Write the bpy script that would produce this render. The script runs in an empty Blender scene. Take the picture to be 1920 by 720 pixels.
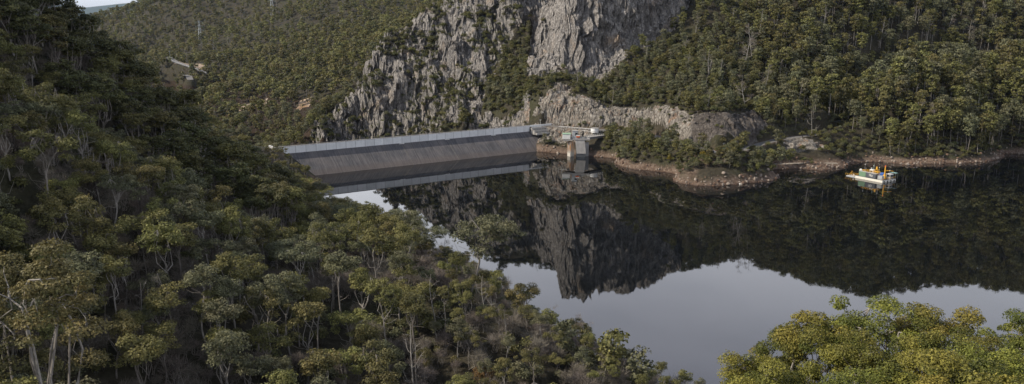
import bpy, math, random
import numpy as np
from mathutils import Vector
random.seed(7)
RNG = np.random.default_rng(11)
PI = math.pi
scene = bpy.context.scene
COL = scene.collection

# ------------------------------------------------------------------ camera
H_CAM, FPX, PITCH = 85.0, 1500.0, math.atan(320 / 1500)
CP, SP = math.cos(PITCH), math.sin(PITCH)
cam_d = bpy.data.cameras.new('camera'); cam = bpy.data.objects.new('camera', cam_d); COL.objects.link(cam)
cam.location = (0, 0, H_CAM); cam.rotation_euler = (PI / 2 - PITCH, 0, 0)
cam_d.sensor_width = 36; cam_d.lens = 36 * FPX / 1920; cam_d.clip_end = 60000; cam_d.clip_start = 1
scene.camera = cam

def ray(u, v):                       # survey sight line of a picture point: (x, y, z) per unit
    k = 360 - v
    return (u - 960), FPX * CP + k * SP, -FPX * SP + k * CP
def at_y(u, v, Y):                   # world point on the sight line at forward distance Y
    a, b, c = ray(u, v); t = Y / b
    return np.array((a * t, Y, H_CAM + c * t))
def at_z(u, v, z=0.0):               # world point on the sight line at height z
    a, b, c = ray(u, v); t = (z - H_CAM) / c
    return np.array((a * t, b * t, z))
def project(P):
    P = np.atleast_2d(P); x, y, z = P[:, 0], P[:, 1], P[:, 2] - H_CAM
    d = y * CP - z * SP; up = y * SP + z * CP
    d = np.where(d < 1, 1, d)
    return 960 + FPX * x / d, 360 - FPX * up / d

# ------------------------------------------------------------------ numpy noise
def _h(ix, iy, iz, seed):
    n = (ix.astype(np.int64) * 374761393 + iy.astype(np.int64) * 668265263 + iz.astype(np.int64) * 2147483647 + seed * 1274126177) & 0xFFFFFFFF
    n = ((n ^ (n >> 13)) * 1274126177) & 0xFFFFFFFF
    n = ((n ^ (n >> 16)) * 2246822519) & 0xFFFFFFFF
    return ((n ^ (n >> 15)) & 0xFFFFFF) / float(0xFFFFFF)
def vnoise(x, y, z=None, seed=0):
    if z is None: z = np.zeros_like(x)
    x0, y0, z0 = np.floor(x), np.floor(y), np.floor(z)
    fx, fy, fz = x - x0, y - y0, z - z0
    fx, fy, fz = [f * f * (3 - 2 * f) for f in (fx, fy, fz)]
    r = 0
    for i in (0, 1):
        for j in (0, 1):
            for k in (0, 1):
                w = (fx if i else 1 - fx) * (fy if j else 1 - fy) * (fz if k else 1 - fz)
                r = r + w * _h(x0 + i, y0 + j, z0 + k, seed)
    return r * 2 - 1
def fbm(x, y, z=None, seed=0, oct=4):
    s, a, r = 1.0, 1.0, 0
    for o in range(oct):
        r = r + a * vnoise(x * s + 17 * o, y * s - 9 * o, None if z is None else z * s, seed + o)
        s *= 2.03; a *= 0.5
    return r / 1.9
def worley(x, y, seed=0):            # 2-D cells: distance to nearest, second nearest, and the cell's random value
    x0, y0 = np.floor(x), np.floor(y)
    f1 = np.full(x.shape, 9.0); f2 = f1.copy(); idv = np.zeros(x.shape)
    for i in (-1, 0, 1):
        for j in (-1, 0, 1):
            cx, cy = x0 + i, y0 + j
            o = np.zeros_like(cx)
            px, py = cx + _h(cx, cy, o, seed), cy + _h(cx, cy, o, seed + 5)
            d = np.hypot(px - x, py - y)
            near = d < f1
            f2 = np.where(near, f1, np.minimum(f2, d)); f1 = np.where(near, d, f1)
            idv = np.where(near, _h(cx, cy, o, seed + 9), idv)
    return f1, f2, idv
def sstep(a, b, x):
    t = np.clip((x - a) / (b - a), 0, 1); return t * t * (3 - 2 * t)
def poly_sd(x, y, poly):             # signed distance to polygon, negative inside
    x = np.asarray(x, float); y = np.asarray(y, float)
    d = np.full(x.shape, 1e9); ins = np.zeros(x.shape, bool); n = len(poly)
    for i in range(n):
        ax, ay = poly[i]; bx, by = poly[(i + 1) % n]
        ex, ey = bx - ax, by - ay
        t = np.clip(((x - ax) * ex + (y - ay) * ey) / (ex * ex + ey * ey + 1e-9), 0, 1)
        d = np.minimum(d, np.hypot(x - ax - t * ex, y - ay - t * ey))
        c = (ay > y) != (by > y)
        with np.errstate(divide='ignore', invalid='ignore'):
            xi = (bx - ax) * (y - ay) / (by - ay + (1e-12 if by == ay else 0)) + ax
        ins ^= c & (x < xi)
    return np.where(ins, -d, d)
def line_d(x, y, pts):               # distance to polyline and the interpolated third coordinate
    d = np.full(np.shape(x), 1e9); zz = np.zeros(np.shape(x))
    for a, b in zip(pts[:-1], pts[1:]):
        ex, ey = b[0] - a[0], b[1] - a[1]
        t = np.clip(((x - a[0]) * ex + (y - a[1]) * ey) / (ex * ex + ey * ey + 1e-9), 0, 1)
        q = np.hypot(x - a[0] - t * ex, y - a[1] - t * ey)
        m = q < d; d = np.where(m, q, d); zz = np.where(m, a[2] + t * (b[2] - a[2]), zz)
    return d, zz

# ------------------------------------------------------------------ terrain survey points
SV = []
def S(u, v, Y, canopy=0.0): p = at_y(u, v, Y); p[2] -= canopy; SV.append(p)
def Z(u, v, z=0.0): SV.append(at_z(u, v, z))
def W(x, y, z): SV.append(np.array((x, y, z), float))
# right bank shoreline
for u, v in ((1012, 284), (1050, 287), (1120, 294), (1150, 303), (1200, 318), (1260, 335), (1330, 347), (1400, 342), (1460, 330), (1530, 318), (1600, 303), (1660, 304), (1720, 310), (1800, 305), (1880, 295), (1920, 288)): Z(u, v, 0.3)
for p in ((60, 495, -9), (85, 440, -9), (116, 390, -10), (150, 395, -10), (200, 410, -12), (300, 440, -12), (30, 505, -10), (380, 470, -8), (60, 300, -22), (150, 200, -22), (150, 300, -22), (300, 300, -22), (40, 240, -12), (0, 480, -22), (-60, 440, -22), (0, 330, -16), (-20, 400, -20)): W(*p)
# dam line, downstream gorge
for p in ((13, 555, 6), (-60, 505, -40), (-110, 475, -15), (-60, 560, -60), (-130, 620, -66), (-130, 540, -45), (-40, 600, -40), (-250, 700, -70), (-200, 580, -45)): W(*p)
for p in ((22, 548, 12.5), (30, 552, 13.8)): W(*p)
# road bench
ROAD = [(24, 553, 14.2), (38, 545, 14.2), (52, 534, 14.2), (66, 530, 14.2), (84, 524, 14), (95, 490, 13.6), (106, 463, 13.2), (115, 449, 13), (132, 452, 13), (148, 474, 13), (165, 492, 13.4), (190, 505, 14), (215, 520, 15)]
for p in ROAD: W(*p)
for u, v, Y in ((1085, 195, 552), (1140, 205, 545), (1200, 215, 534), (1250, 222, 502), (1300, 238, 474), (1370, 240, 462), (1430, 240, 492)): S(u, v, Y)
Z(1480, 306, 2.0); Z(1560, 305, 2.0); Z(1420, 312, 2.2)
W(172, 484, 7); W(190, 486, 8); W(120, 433, 8); W(103, 447, 9); W(90, 470, 9); W(70, 500, 7)
# right hillside
for a in ((1300, 180, 500, 10), (1300, 100, 556, 12), (1300, 0, 620, 13), (1450, 180, 530, 14), (1450, 100, 580, 15), (1450, 0, 640, 15), (1380, 60, 592, 12),
          (1150, 190, 560, 3), (1150, 120, 590, 5), (1200, 150, 570, 5), (1270, 60, 612, 7), (1270, 0, 632, 8), (1230, 100, 588, 6),
          (1560, 160, 518, 18), (1640, 138, 526, 18), (1700, 116, 534, 18), (1900, 82, 574, 18), (1800, 99, 552, 18), (1520, 270, 488, 0), (1700, 270, 500, 4), (1850, 250, 530, 4),
          (1600, 60, 630, 16), (1700, 0, 665, 18), (1600, 0, 650, 16), (1850, 0, 690, 18), (1750, 60, 650, 18), (1550, 120, 580, 18), (1920, 50, 680, 18)): S(*a)
for u, Y, dz in ((1650, 590, 0), (1750, 606, 2), (1850, 636, 8), (1570, 560, 2), (1700, 600, -2)): a, b, c = ray(u, 200); W(a / b * Y, Y, dz)
# skylines above the frame (found from their reflections in the lake)
def R(u, v, Y, canopy):              # ridge whose mirror image is seen at (u, v)
    a, b, c = ray(u, v); W(a / b * Y, Y, -c / b * Y - H_CAM - canopy)
for a in ((1260, 500, 715, 10), (1320, 492, 735, 10), (1400, 480, 740, 15), (1460, 492, 760, 15), (1540, 530, 790, 15), (1640, 545, 800, 16), (1760, 527, 800, 16), (1920, 538, 830, 16), (980, 495, 712, 5), (1080, 545, 665, 2), (1130, 550, 668, 2), (1200, 545, 672, 2), (1230, 525, 680, 3)): R(*a)
for p in ((100, 760, 120), (200, 860, 118), (320, 900, 150), (450, 940, 160), (60, 900, 90), (300, 1200, 120), (600, 1000, 160), (700, 700, 160), (600, 500, 60), (450, 480, 6), (480, 560, 60)): W(*p)
# crag mountain
for a in ((700, 255, 655), (700, 200, 664), (700, 150, 676), (705, 100, 690), (718, 67, 700), (640, 195, 668), (603, 240, 650), (800, 240, 634), (800, 180, 650), (800, 100, 676), (780, 48, 700), (800, 30, 702),
          (850, 220, 618), (850, 100, 672), (900, 225, 605), (900, 150, 636), (900, 80, 662), (900, 0, 690), (950, 225, 585), (950, 160, 616), (950, 90, 655), (980, 222, 567), (980, 150, 604), (990, 90, 645), (990, 0, 690),
          (1040, 180, 562), (1060, 138, 590), (1110, 140, 592)): S(*a, 0)
for a in ((800, 398, 716, 1), (850, 438, 716, 1), (900, 466, 712, 2), (940, 488, 712, 2)): R(*a)
for p in ((-150, 730, -8), (-110, 750, 30), (-70, 790, 60), (0, 800, 95)): W(*p)
# far bank forest
for a in ((500, 250, 700, 14), (560, 240, 690, 12), (450, 210, 800, 16), (600, 170, 860, 16), (500, 150, 1000, 16), (400, 160, 1000, 16), (640, 100, 1020, 16), (720, 60, 1100, 16), (780, 20, 1050, 16), (850, 0, 960, 14),
          (500, 50, 1400, 16), (600, 0, 1500, 16), (500, 0, 1650, 8), (450, 20, 1600, 16), (400, 60, 1450, 16), (375, 76, 1500, 4), (345, 118, 1200, 3), (320, 160, 1150, 15), (300, 120, 1300, 15), (430, 100, 1250, 16),
          (250, 100, 1500, 16), (250, 60, 1650, 16), (200, 60, 1750, 16), (300, 0, 1800, 16), (400, 0, 1750, 16), (190, 30, 1900, 14), (225, 15, 1950, 14), (262, 4, 1980, 14), (340, -40, 2050, 14), (450, -60, 2000, 14), (600, -60, 1900, 14), (700, -40, 1600, 14)): S(*a)
for p in ((-400, 800, -60), (-500, 1000, -50), (-900, 1700, 20), (-1100, 2300, 60), (-600, 2600, 180), (0, 2300, 200), (400, 1800, 190), (1000, 1500, 200), (-1400, 1600, 120), (1500, 2500, 200), (-2000, 2600, 60), (2500, 1200, 200)): W(*p)
# near bank
for a in ((0, 720, 90, 12), (400, 720, 110, 13), (800, 720, 124, 12), (1060, 700, 142, 5), (1000, 620, 150, 5), (930, 560, 165, 5), (0, 500, 110, 13), (250, 600, 112, 13), (400, 500, 135, 13), (600, 600, 138, 13), (700, 500, 165, 11), (860, 515, 176, 5),
          (0, 300, 140, 14), (150, 230, 160, 14), (300, 300, 180, 14), (200, 400, 145, 13), (400, 400, 190, 13), (500, 330, 260, 13), (480, 430, 190, 13), (600, 400, 230, 13), (700, 415, 228, 9), (800, 450, 215, 6),
          (0, 100, 190, 17), (100, 36, 235, 18), (200, 116, 240, 17), (300, 140, 265, 17), (370, 210, 285, 16), (435, 272, 320, 13), (495, 304, 380, 12), (545, 338, 360, 11), (0, -80, 240, 17)): S(*a)
for p in ((47, 158, 1), (25, 176, 0), (12, 205, -1), (-4, 245, 0), (-20, 275, 0), (-60, 330, 0), (-85, 375, 0), (-105, 415, 0), (-118, 440, 5), (-128, 446, 13), (-150, 452, 16), (-150, 430, 17), (-200, 470, 20), (-160, 500, -10), (-260, 520, 10)): W(*p)
for p in ((-150, 150, 98), (-190, 260, 112), (-240, 360, 80), (-300, 460, 50), (-220, 100, 125), (-350, 200, 160), (-420, 380, 130), (-420, 560, 60), (-600, 300, 180), (-150, 20, 120), (-700, 700, 120), (-900, 1100, 150)): W(*p)  # unseen hill off frame, its height shaped for the shade it casts
# bank under and in front of the camera
for p in ((0, 0, 44), (-40, 20, 60), (40, 0, 46), (20, 50, 34), (55, 70, 36), (35, 70, 34), (80, 70, 38), (60, 100, 24), (75, 135, 0), (30, 110, 10), (110, 120, 8), (130, 90, 26), (140, 60, 40), (100, 30, 50), (200, 60, 40), (230, 120, 0), (300, 60, 30), (0, -150, 60), (400, 100, 10), (500, 250, 0), (600, 300, 60), (5, 70, 25), (-15, 90, 18)): W(*p)
SV = np.array(SV)

# radial fit through the survey points
_c2 = 9.0 ** 2
def _phi(r2): return np.sqrt(r2 + _c2)
_n = len(SV); _A = np.zeros((_n + 3, _n + 3))
_D = (SV[:, None, 0] - SV[None, :, 0]) ** 2 + (SV[:, None, 1] - SV[None, :, 1]) ** 2
_A[:_n, :_n] = _phi(_D) - np.eye(_n) * 1.2
_A[:_n, _n] = 1; _A[:_n, _n + 1] = SV[:, 0]; _A[:_n, _n + 2] = SV[:, 1]; _A[_n:, :_n] = _A[:_n, _n:].T
_w = np.linalg.solve(_A, np.concatenate([SV[:, 2], [0, 0, 0]]))
def base_h(x, y):
    x = np.asarray(x, float); y = np.asarray(y, float); out = _w[_n] + _w[_n + 1] * x + _w[_n + 2] * y
    for i in range(_n): out = out + _w[i] * _phi((x - SV[i, 0]) ** 2 + (y - SV[i, 1]) ** 2)
    return out

# rock buttresses standing proud of the slope: crest outline, crest height, flank steepness
BUTT = [
    ([(45, 616), (56, 611), (70, 616), (92, 624), (112, 640), (120, 665), (100, 690), (48, 690), (42, 650)], 132, 5.0),
    ([(104, 634), (128, 642), (140, 668), (120, 690), (100, 665)], 122, 3.0),
    ([(-111, 697), (-104, 692), (-98, 697), (-102, 706), (-110, 705)], 75, 3.2),
    ([(-99, 705), (-78, 694), (-70, 700), (-68, 720), (-92, 724)], 80, 2.8),
    ([(-150, 668), (-140, 662), (-128, 664), (-130, 678), (-146, 680)], 19, 3.2),
    ([(-160, 650), (-152, 646), (-146, 652), (-150, 660)], 0.5, 2.6),
    ([(-118, 668), (-98, 660), (-80, 664), (-86, 684), (-112, 688)], 44, 3.0),
    ([(-60, 668), (-42, 664), (-34, 676), (-50, 690)], 68, 2.4),
    ([(-5, 676), (10, 672), (16, 690), (2, 700)], 108, 2.4),
    ([(26, 560), (33, 556), (40, 560), (36, 572)], 27, 2.2),
    ([(-46, 614), (-38, 608), (-30, 613), (-34, 624)], 20, 2.2),
]
def butt_h(x, y, z):
    for i, (poly, top, k) in enumerate(BUTT):
        xs = [p[0] for p in poly]; ys = [p[1] for p in poly]; reach = 45
        m = (x > min(xs) - reach) & (x < max(xs) + reach) & (y > min(ys) - reach) & (y < max(ys) + reach)
        if not m.any(): continue
        X, Y = x[m], y[m]
        sd = poly_sd(X, Y, poly)
        sd = sd + 3.5 * vnoise(X / 11, Y / 11, seed=40 + i) + 1.6 * vnoise(X / 4.2, Y / 4.2, seed=60 + i)
        h = top + np.minimum(0, -sd) * 0 + 2.0 * vnoise(X / 9, Y / 9, seed=80 + i) - k * np.maximum(0, sd) + 0.15 * np.minimum(0, sd + 6) * -1
        zz = z[m]; z[m] = np.maximum(zz, h)
    return z
# where bare rock shows (plan outlines)
ROCK = [
    [(-168, 642), (-140, 640), (-100, 640), (-72, 628), (-45, 610), (-28, 600), (-18, 628), (-6, 655), (8, 662), (22, 672), (30, 700), (-30, 720), (-95, 722), (-118, 706), (-140, 690), (-158, 672)],
    [(12, 604), (22, 592), (34, 586), (60, 584), (86, 598), (108, 612), (138, 636), (150, 680), (110, 700), (20, 700), (15, 650)],
    [(14, 562), (25, 557), (39, 549), (53, 538.5), (66, 534.3), (85, 528.2), (92, 518), (99.5, 492), (107, 470), (113, 468), (115, 478), (109, 494), (105, 512), (97, 530), (84, 539), (64, 547), (46, 557), (30, 566), (20, 568)],
    [(28, 556), (38, 553), (44, 572), (30, 576)],
    [(163, 478), (186, 480), (194, 488), (170, 494)],
    [(-40, 598), (-20, 578), (0, 566), (12, 562), (14, 580), (-6, 590), (-26, 610)],
    [(7, 560), (9, 540), (24, 530), (40, 522), (50, 524), (58, 522), (46, 536), (30, 548), (18, 556)],
]
ROCK.append([(106, 470), (113, 460), (121, 456.3), (134, 458.3), (147, 479), (160, 497), (152, 506), (138, 492), (126, 480), (113, 487)])
SCAR_FAR = [[tuple(at_y(a, 118, 1200)[:2] + (0, b)) for a, b in ((328, 0), (372, 4), (374, 36), (350, 46), (326, 22))]]
def rock_mask(x, y):
    m = np.zeros(np.shape(x))
    for i, poly in enumerate(ROCK):
        xs = [p[0] for p in poly]; ys = [p[1] for p in poly]
        b = (x > min(xs) - 8) & (x < max(xs) + 8) & (y > min(ys) - 8) & (y < max(ys) + 8)
        if b.any():
            w = 4.0 if i < 2 else 1.2
            m[b] = np.maximum(m[b], 1 - sstep(-w * .5, w * .5, poly_sd(x[b], y[b], poly)))
    return m
RD2 = [tuple(at_y(u, v, Y)) for u, v, Y in ((316, 108, 1235), (330, 117, 1205), (352, 124, 1185), (372, 131, 1170), (390, 138, 1160))]
RD3 = [tuple(at_y(u, v, Y)) for u, v, Y in ((346, 141, 1120), (354, 143, 1110), (357, 150, 1090))]
LOW = [tuple(at_z(u, v, 1.9)) for u, v in ((1405, 316), (1450, 308), (1500, 306), (1570, 306))]
BENCH = [(ROAD, 3.6, 3.0), (LOW, 2.2, 3.0), (RD2, 6, 14), (RD3, 5, 10)]
def terrain(x, y, detail=True):
    x = np.asarray(x, float); y = np.asarray(y, float)
    z = base_h(x, y)
    if detail:
        far = sstep(800, 1400, y); dfr, _ = line_d(x, y, RD2); z = z + far * 26 * fbm(x / 230, y / 300, seed=48, oct=3) * sstep(60, 220, dfr)
        rgt = (x > 60) & (y > 540) & (y < 900)
        z = z + np.where(rgt, sstep(540, 600, y) * 5.5 * fbm((x + .5 * y) / 48, y / 120, seed=44), 0)
        z = z + (1.2 + 9 * far) * fbm(x / (22 + 90 * far), y / (22 + 90 * far), seed=3) * sstep(0.5, 6, np.abs(z)) 
    z = np.where((x > 12) & (y < 600) & (z > 0), z + 2.6 * sstep(.15, 2.4, z) * (1 - sstep(560, 590, y)), z)
    if detail: z = z + np.where((y < 600) & (x > -10), 1.1 * fbm(x / 7, y / 7, seed=13) * (1 - sstep(5, 9, np.abs(z))), 0)
    z = butt_h(x, y, z)
    if detail:
        m = rock_mask(x, y); b = m > 0.01
        if b.any():
            X, Y, zz, mm = x[b], y[b], z[b], m[b]
            big = sstep(556, 600, Y)                      # the mountain has larger blocks than the road cutting
            wx = X + 2.5 * vnoise(X / 7, Y / 7, seed=21); wy = Y + 2.5 * vnoise(X / 7, Y / 7, seed=22)
            ca, sa = math.cos(.5), math.sin(.5)
            a1, b1 = (wx * ca + wy * sa), (-wx * sa + wy * ca)
            f1, f2, i1 = worley(a1 / 9, b1 / 15, 31); g1, g2, i2 = worley(a1 / 3.6 + zz / 30, b1 / 5.5, 32); h1, h2, i3 = worley(X / 1.5 + zz / 9, Y / 2.1, 33)
            amp = 0.35 + 0.65 * big
            rel = amp * (9.5 * (i1 - .5) + 5.5 * (i2 - .5)) + (.6 + .5 * big) * (i3 - .5)
            gl = vnoise((X + .55 * zz) / 26, Y / 40, seed=71); gl = 1 - np.abs(gl); rel = rel - big * 9.0 * np.clip(gl - .78, 0, 1) / .22
            rel = rel + big * 6 * vnoise(X / 20, Y / 20, zz / 24, seed=72)
            rel = rel - amp * 3.2 * (1 - sstep(0, .14, f2 - f1)) - amp * 1.5 * (1 - sstep(0, .16, g2 - g1))
            zr = zz + mm * rel
            dip = .30 * X + 2.5 * vnoise(X / 10, Y / 10, seed=73); st_ = 5.5 + 3.5 * i1
            zq = (np.floor((zr + dip) / st_) + sstep(.30, .95, ((zr + dip) / st_) % 1.0)) * st_ - dip
            z[b] = np.where(big > .1, zr + (zq - zr) * .75 * mm * big, zr)
    for pts, w, fall in BENCH:
        xs = [p[0] for p in pts]; ys = [p[1] for p in pts]
        b = (x > min(xs) - 30) & (x < max(xs) + 30) & (y > min(ys) - 30) & (y < max(ys) + 30)
        if b.any():
            d, rz = line_d(x[b], y[b], pts); k = 1 - sstep(w, w + fall, d)
            z[b] = z[b] * (1 - k) + (rz - 0.05) * k
    return z

# ------------------------------------------------------------------ object helpers
def tag(o, label=None, cat=None, group=None, kind=None):
    if label: o['label'] = label
    if cat: o['category'] = cat
    if group: o['group'] = group
    if kind: o['kind'] = kind
    return o
def empty(name, loc=(0, 0, 0), rz=0.0):
    o = bpy.data.objects.new(name, None); COL.objects.link(o); o.location = loc; o.rotation_euler = (0, 0, rz); o.empty_display_size = .5
    return o
def mesh_from(name, V, F, mats, smooth=False, fm=None):
    me = bpy.data.meshes.new(name)
    V = np.asarray(V, np.float32).reshape(-1, 3)
    me.vertices.add(len(V)); me.vertices.foreach_set('co', V.ravel())
    if isinstance(F, np.ndarray):
        k = F.shape[1]; n = len(F)
        me.loops.add(n * k); me.loops.foreach_set('vertex_index', F.astype(np.int32).ravel())
        me.polygons.add(n); me.polygons.foreach_set('loop_start', np.arange(0, n * k, k, dtype=np.int32))
    else:
        L = [len(f) for f in F]; n = len(F)
        me.loops.add(sum(L)); me.loops.foreach_set('vertex_index', np.array([i for f in F for i in f], np.int32))
        me.polygons.add(n); me.polygons.foreach_set('loop_start', np.concatenate([[0], np.cumsum(L)[:-1]]).astype(np.int32))
    if fm is not None: me.polygons.foreach_set('material_index', np.asarray(fm, np.int32))
    me.polygons.foreach_set('use_smooth', np.full(n, smooth))
    for m in (mats if isinstance(mats, (list, tuple)) else [mats]): me.materials.append(m)
    me.update(calc_edges=True); me.validate()
    return me
def link(name, me, parent=None):
    o = bpy.data.objects.new(name, me); COL.objects.link(o)
    if parent: o.parent = parent
    return o
class MB:
    def __init__(s): s.V = []; s.F = []
    def add(s, V, F):
        b = len(s.V); s.V += [tuple(map(float, v)) for v in V]; s.F += [tuple(i + b for i in f) for f in F]
    def box(s, c, d, rz=0.0, bev=0.0, taper=0.0, rx=0.0):
        hx, hy, hz = d[0] / 2, d[1] / 2, d[2] / 2; cr, sr = math.cos(rz), math.sin(rz); V = []
        b = min(bev, hx * .8, hy * .8, hz * .8)
        def T(x, y, z):
            if rx: y, z = y * math.cos(rx) - z * math.sin(rx), y * math.sin(rx) + z * math.cos(rx)
            return (c[0] + x * cr - y * sr, c[1] + x * sr + y * cr, c[2] + z)
        if b <= 0:
            for zz, t in ((-hz, 0), (hz, taper)):
                for xx, yy in ((-hx + t, -hy + t), (hx - t, -hy + t), (hx - t, hy - t), (-hx + t, hy - t)): V.append(T(xx, yy, zz))
            s.add(V, [(3, 2, 1, 0), (4, 5, 6, 7), (0, 1, 5, 4), (1, 2, 6, 5), (2, 3, 7, 6), (3, 0, 4, 7)])
        else:
            for zz, q in ((-hz, b), (-hz + b, 0), (hz - b, 0), (hz, b)):
                X, Y = hx - q, hy - q
                for xx, yy in ((-X + b, -Y), (X - b, -Y), (X, -Y + b), (X, Y - b), (X - b, Y), (-X + b, Y), (-X, Y - b), (-X, -Y + b)): V.append(T(xx, yy, zz))
            F = [tuple(range(7, -1, -1)), tuple(range(24, 32))]
            for r in range(3):
                for k in range(8): F.append((r * 8 + k, r * 8 + (k + 1) % 8, r * 8 + 8 + (k + 1) % 8, r * 8 + 8 + k))
            s.add(V, F)
        return s
    def cyl(s, c, r, h, n=16, r2=None):
        r2 = r if r2 is None else r2; V = []
        for zz, rr in ((0, r), (h, r2)):
            for k in range(n): a = 2 * PI * k / n; V.append((c[0] + rr * math.cos(a), c[1] + rr * math.sin(a), c[2] + zz))
        s.add(V, [tuple(range(n - 1, -1, -1)), tuple(range(n, 2 * n))] + [(k, (k + 1) % n, n + (k + 1) % n, n + k) for k in range(n)])
        return s
    def tube(s, pts, rad, n=5):
        pts = [Vector(p) for p in pts]; rad = [rad] * len(pts) if isinstance(rad, (int, float)) else rad; V = []
        for i, p in enumerate(pts):
            t = (pts[min(i + 1, len(pts) - 1)] - pts[max(i - 1, 0)]).normalized()
            a = t.cross(Vector((0, 0, 1)) if abs(t.z) < .95 else Vector((1, 0, 0))).normalized(); b = t.cross(a)
            for k in range(n):
                q = p + (a * math.cos(2 * PI * k / n) + b * math.sin(2 * PI * k / n)) * rad[i]; V.append(tuple(q))
        F = [(i * n + k, i * n + (k + 1) % n, (i + 1) * n + (k + 1) % n, (i + 1) * n + k) for i in range(len(pts) - 1) for k in range(n)]
        F += [tuple(range(n - 1, -1, -1)), tuple(range((len(pts) - 1) * n, len(pts) * n))]
        s.add(V, F); return s
    def mesh(s, name, mat): return mesh_from(name, np.array(s.V), s.F, mat)
    def build(s, name, mat, parent=None): return link(name, s.mesh(name, mat), parent)
# ------------------------------------------------------------------ materials
class NT:
    def __init__(s, name):
        s.m = bpy.data.materials.new(name); s.m.use_nodes = True; s.t = s.m.node_tree; s.t.nodes.clear()
        s.out = s.n('ShaderNodeOutputMaterial')
    def n(s, ty, **kw):
        nd = s.t.nodes.new(ty)
        for k, v in kw.items(): setattr(nd, k, v)
        return nd
    def l(s, a, b): s.t.links.new(a, b)
    def val(s, sock, v):
        if hasattr(v, 'links') or hasattr(v, 'is_output'): s.l(v, sock)
        else: sock.default_value = v
    def noise(s, vec, scale, detail=4, rough=.55, dist=0.0):
        n = s.n('ShaderNodeTexNoise'); s.l(vec, n.inputs['Vector']); n.inputs['Scale'].default_value = scale
        n.inputs['Detail'].default_value = detail; n.inputs['Roughness'].default_value = rough; n.inputs['Distortion'].default_value = dist
        return n.outputs['Fac']
    def ramp(s, fac, stops):
        r = s.n('ShaderNodeValToRGB'); s.l(fac, r.inputs[0]); e = r.color_ramp.elements
        while len(e) < len(stops): e.new(0.5)
        for q, (p, c) in zip(e, stops): q.position = p; q.color = (c, c, c, 1) if isinstance(c, (int, float)) else (*c, 1)
        return r.outputs[0]
    def mix(s, fac, a, b, mode='MIX'):
        m = s.n('ShaderNodeMix', data_type='RGBA', blend_type=mode)
        s.val(m.inputs[0], fac)
        for i, v in ((6, a), (7, b)):
            if isinstance(v, tuple): m.inputs[i].default_value = (*v, 1) if len(v) == 3 else v
            else: s.l(v, m.inputs[i])
        return m.outputs[2]
    def math(s, op, a, b=0.0):
        m = s.n('ShaderNodeMath', operation=op); s.val(m.inputs[0], a); s.val(m.inputs[1], b); return m.outputs[0]
    def mapping(s, vec, scale=(1, 1, 1), rot=(0, 0, 0)):
        m = s.n('ShaderNodeMapping'); s.l(vec, m.inputs[0]); m.inputs['Scale'].default_value = scale; m.inputs['Rotation'].default_value = rot; return m.outputs[0]
    def obj(s): return s.n('ShaderNodeTexCoord').outputs['Object']
    def pos(s): return s.n('ShaderNodeNewGeometry').outputs['Position']
    def bsdf(s, color, rough=.8, metal=0.0, bump=None, bdist=.1, bstr=.6, spec=None):
        b = s.n('ShaderNodeBsdfPrincipled')
        if isinstance(color, tuple): b.inputs['Base Color'].default_value = (*color, 1)
        else: s.l(color, b.inputs['Base Color'])
        s.val(b.inputs['Roughness'], rough); b.inputs['Metallic'].default_value = metal
        if spec is not None: b.inputs['Specular IOR Level'].default_value = spec
        if bump is not None:
            q = s.n('ShaderNodeBump'); s.l(bump, q.inputs['Height']); q.inputs['Distance'].default_value = bdist; q.inputs['Strength'].default_value = bstr; s.l(q.outputs[0], b.inputs['Normal'])
        return b
    def done(s, b):
        s.l(b.outputs[0], s.out.inputs[0]); return s.m

def paint(name, col, rough=.6, wear=.25, metal=0.0, scale=1.5, dirt=(.12, .09, .06)):
    t = NT(name); o = t.obj(); n = t.noise(o, scale, 5, .65)
    g = t.noise(t.mapping(o, (1, 1, .15)), scale * 2.5, 3, .6)
    c = t.mix(t.ramp(n, [(.35, 0.0), (.75, wear)]), col, dirt); c = t.mix(t.ramp(g, [(.5, 0.0), (.8, wear * .7)]), c, dirt)
    return t.done(t.bsdf(c, rough, metal, n, .02, .3))
def foliage(name, c1, c2, tip, trans=.25):
    t = NT(name); oi = t.n('ShaderNodeObjectInfo'); o = t.obj()
    at = t.n('ShaderNodeAttribute', attribute_name='tint')
    base = t.mix(oi.outputs['Random'], c1, c2)
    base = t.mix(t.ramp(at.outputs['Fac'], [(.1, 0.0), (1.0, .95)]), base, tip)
    w = t.n('ShaderNodeTexWhiteNoise', noise_dimensions='3D'); t.l(t.n('ShaderNodeNewGeometry').outputs['Random Per Island'], w.inputs['Vector']) if False else None
    ri = t.n('ShaderNodeNewGeometry').outputs['Random Per Island']
    hs = t.n('ShaderNodeHueSaturation'); t.l(base, hs.inputs['Color'])
    t.l(t.math('MULTIPLY_ADD', ri, .9), hs.inputs['Value']); hs.inputs['Value'].links[0].from_node.inputs[2].default_value = .55
    t.l(t.math('MULTIPLY_ADD', oi.outputs['Random'], .05), hs.inputs['Hue']); hs.inputs['Hue'].links[0].from_node.inputs[2].default_value = .475
    b = t.bsdf(hs.outputs[0], .62, spec=.25)
    tr = t.n('ShaderNodeBsdfTranslucent'); t.l(hs.outputs[0], tr.inputs[0])
    mx = t.n('ShaderNodeMixShader'); mx.inputs[0].default_value = trans; t.l(b.outputs[0], mx.inputs[1]); t.l(tr.outputs[0], mx.inputs[2])
    return t.done(mx)
def bark(name, a, b):
    t = NT(name); o = t.obj(); n = t.noise(t.mapping(o, (3, 3, .6)), 1.6, 4, .6)
    oi = t.n('ShaderNodeObjectInfo')
    c = t.mix(t.ramp(n, [(.35, 0.0), (.65, 1.0)]), a, b)
    c = t.mix(t.math('MULTIPLY', oi.outputs['Random'], .5), c, (.06, .05, .045))
    return t.done(t.bsdf(c, .85, bump=n, bdist=.05))

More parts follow.
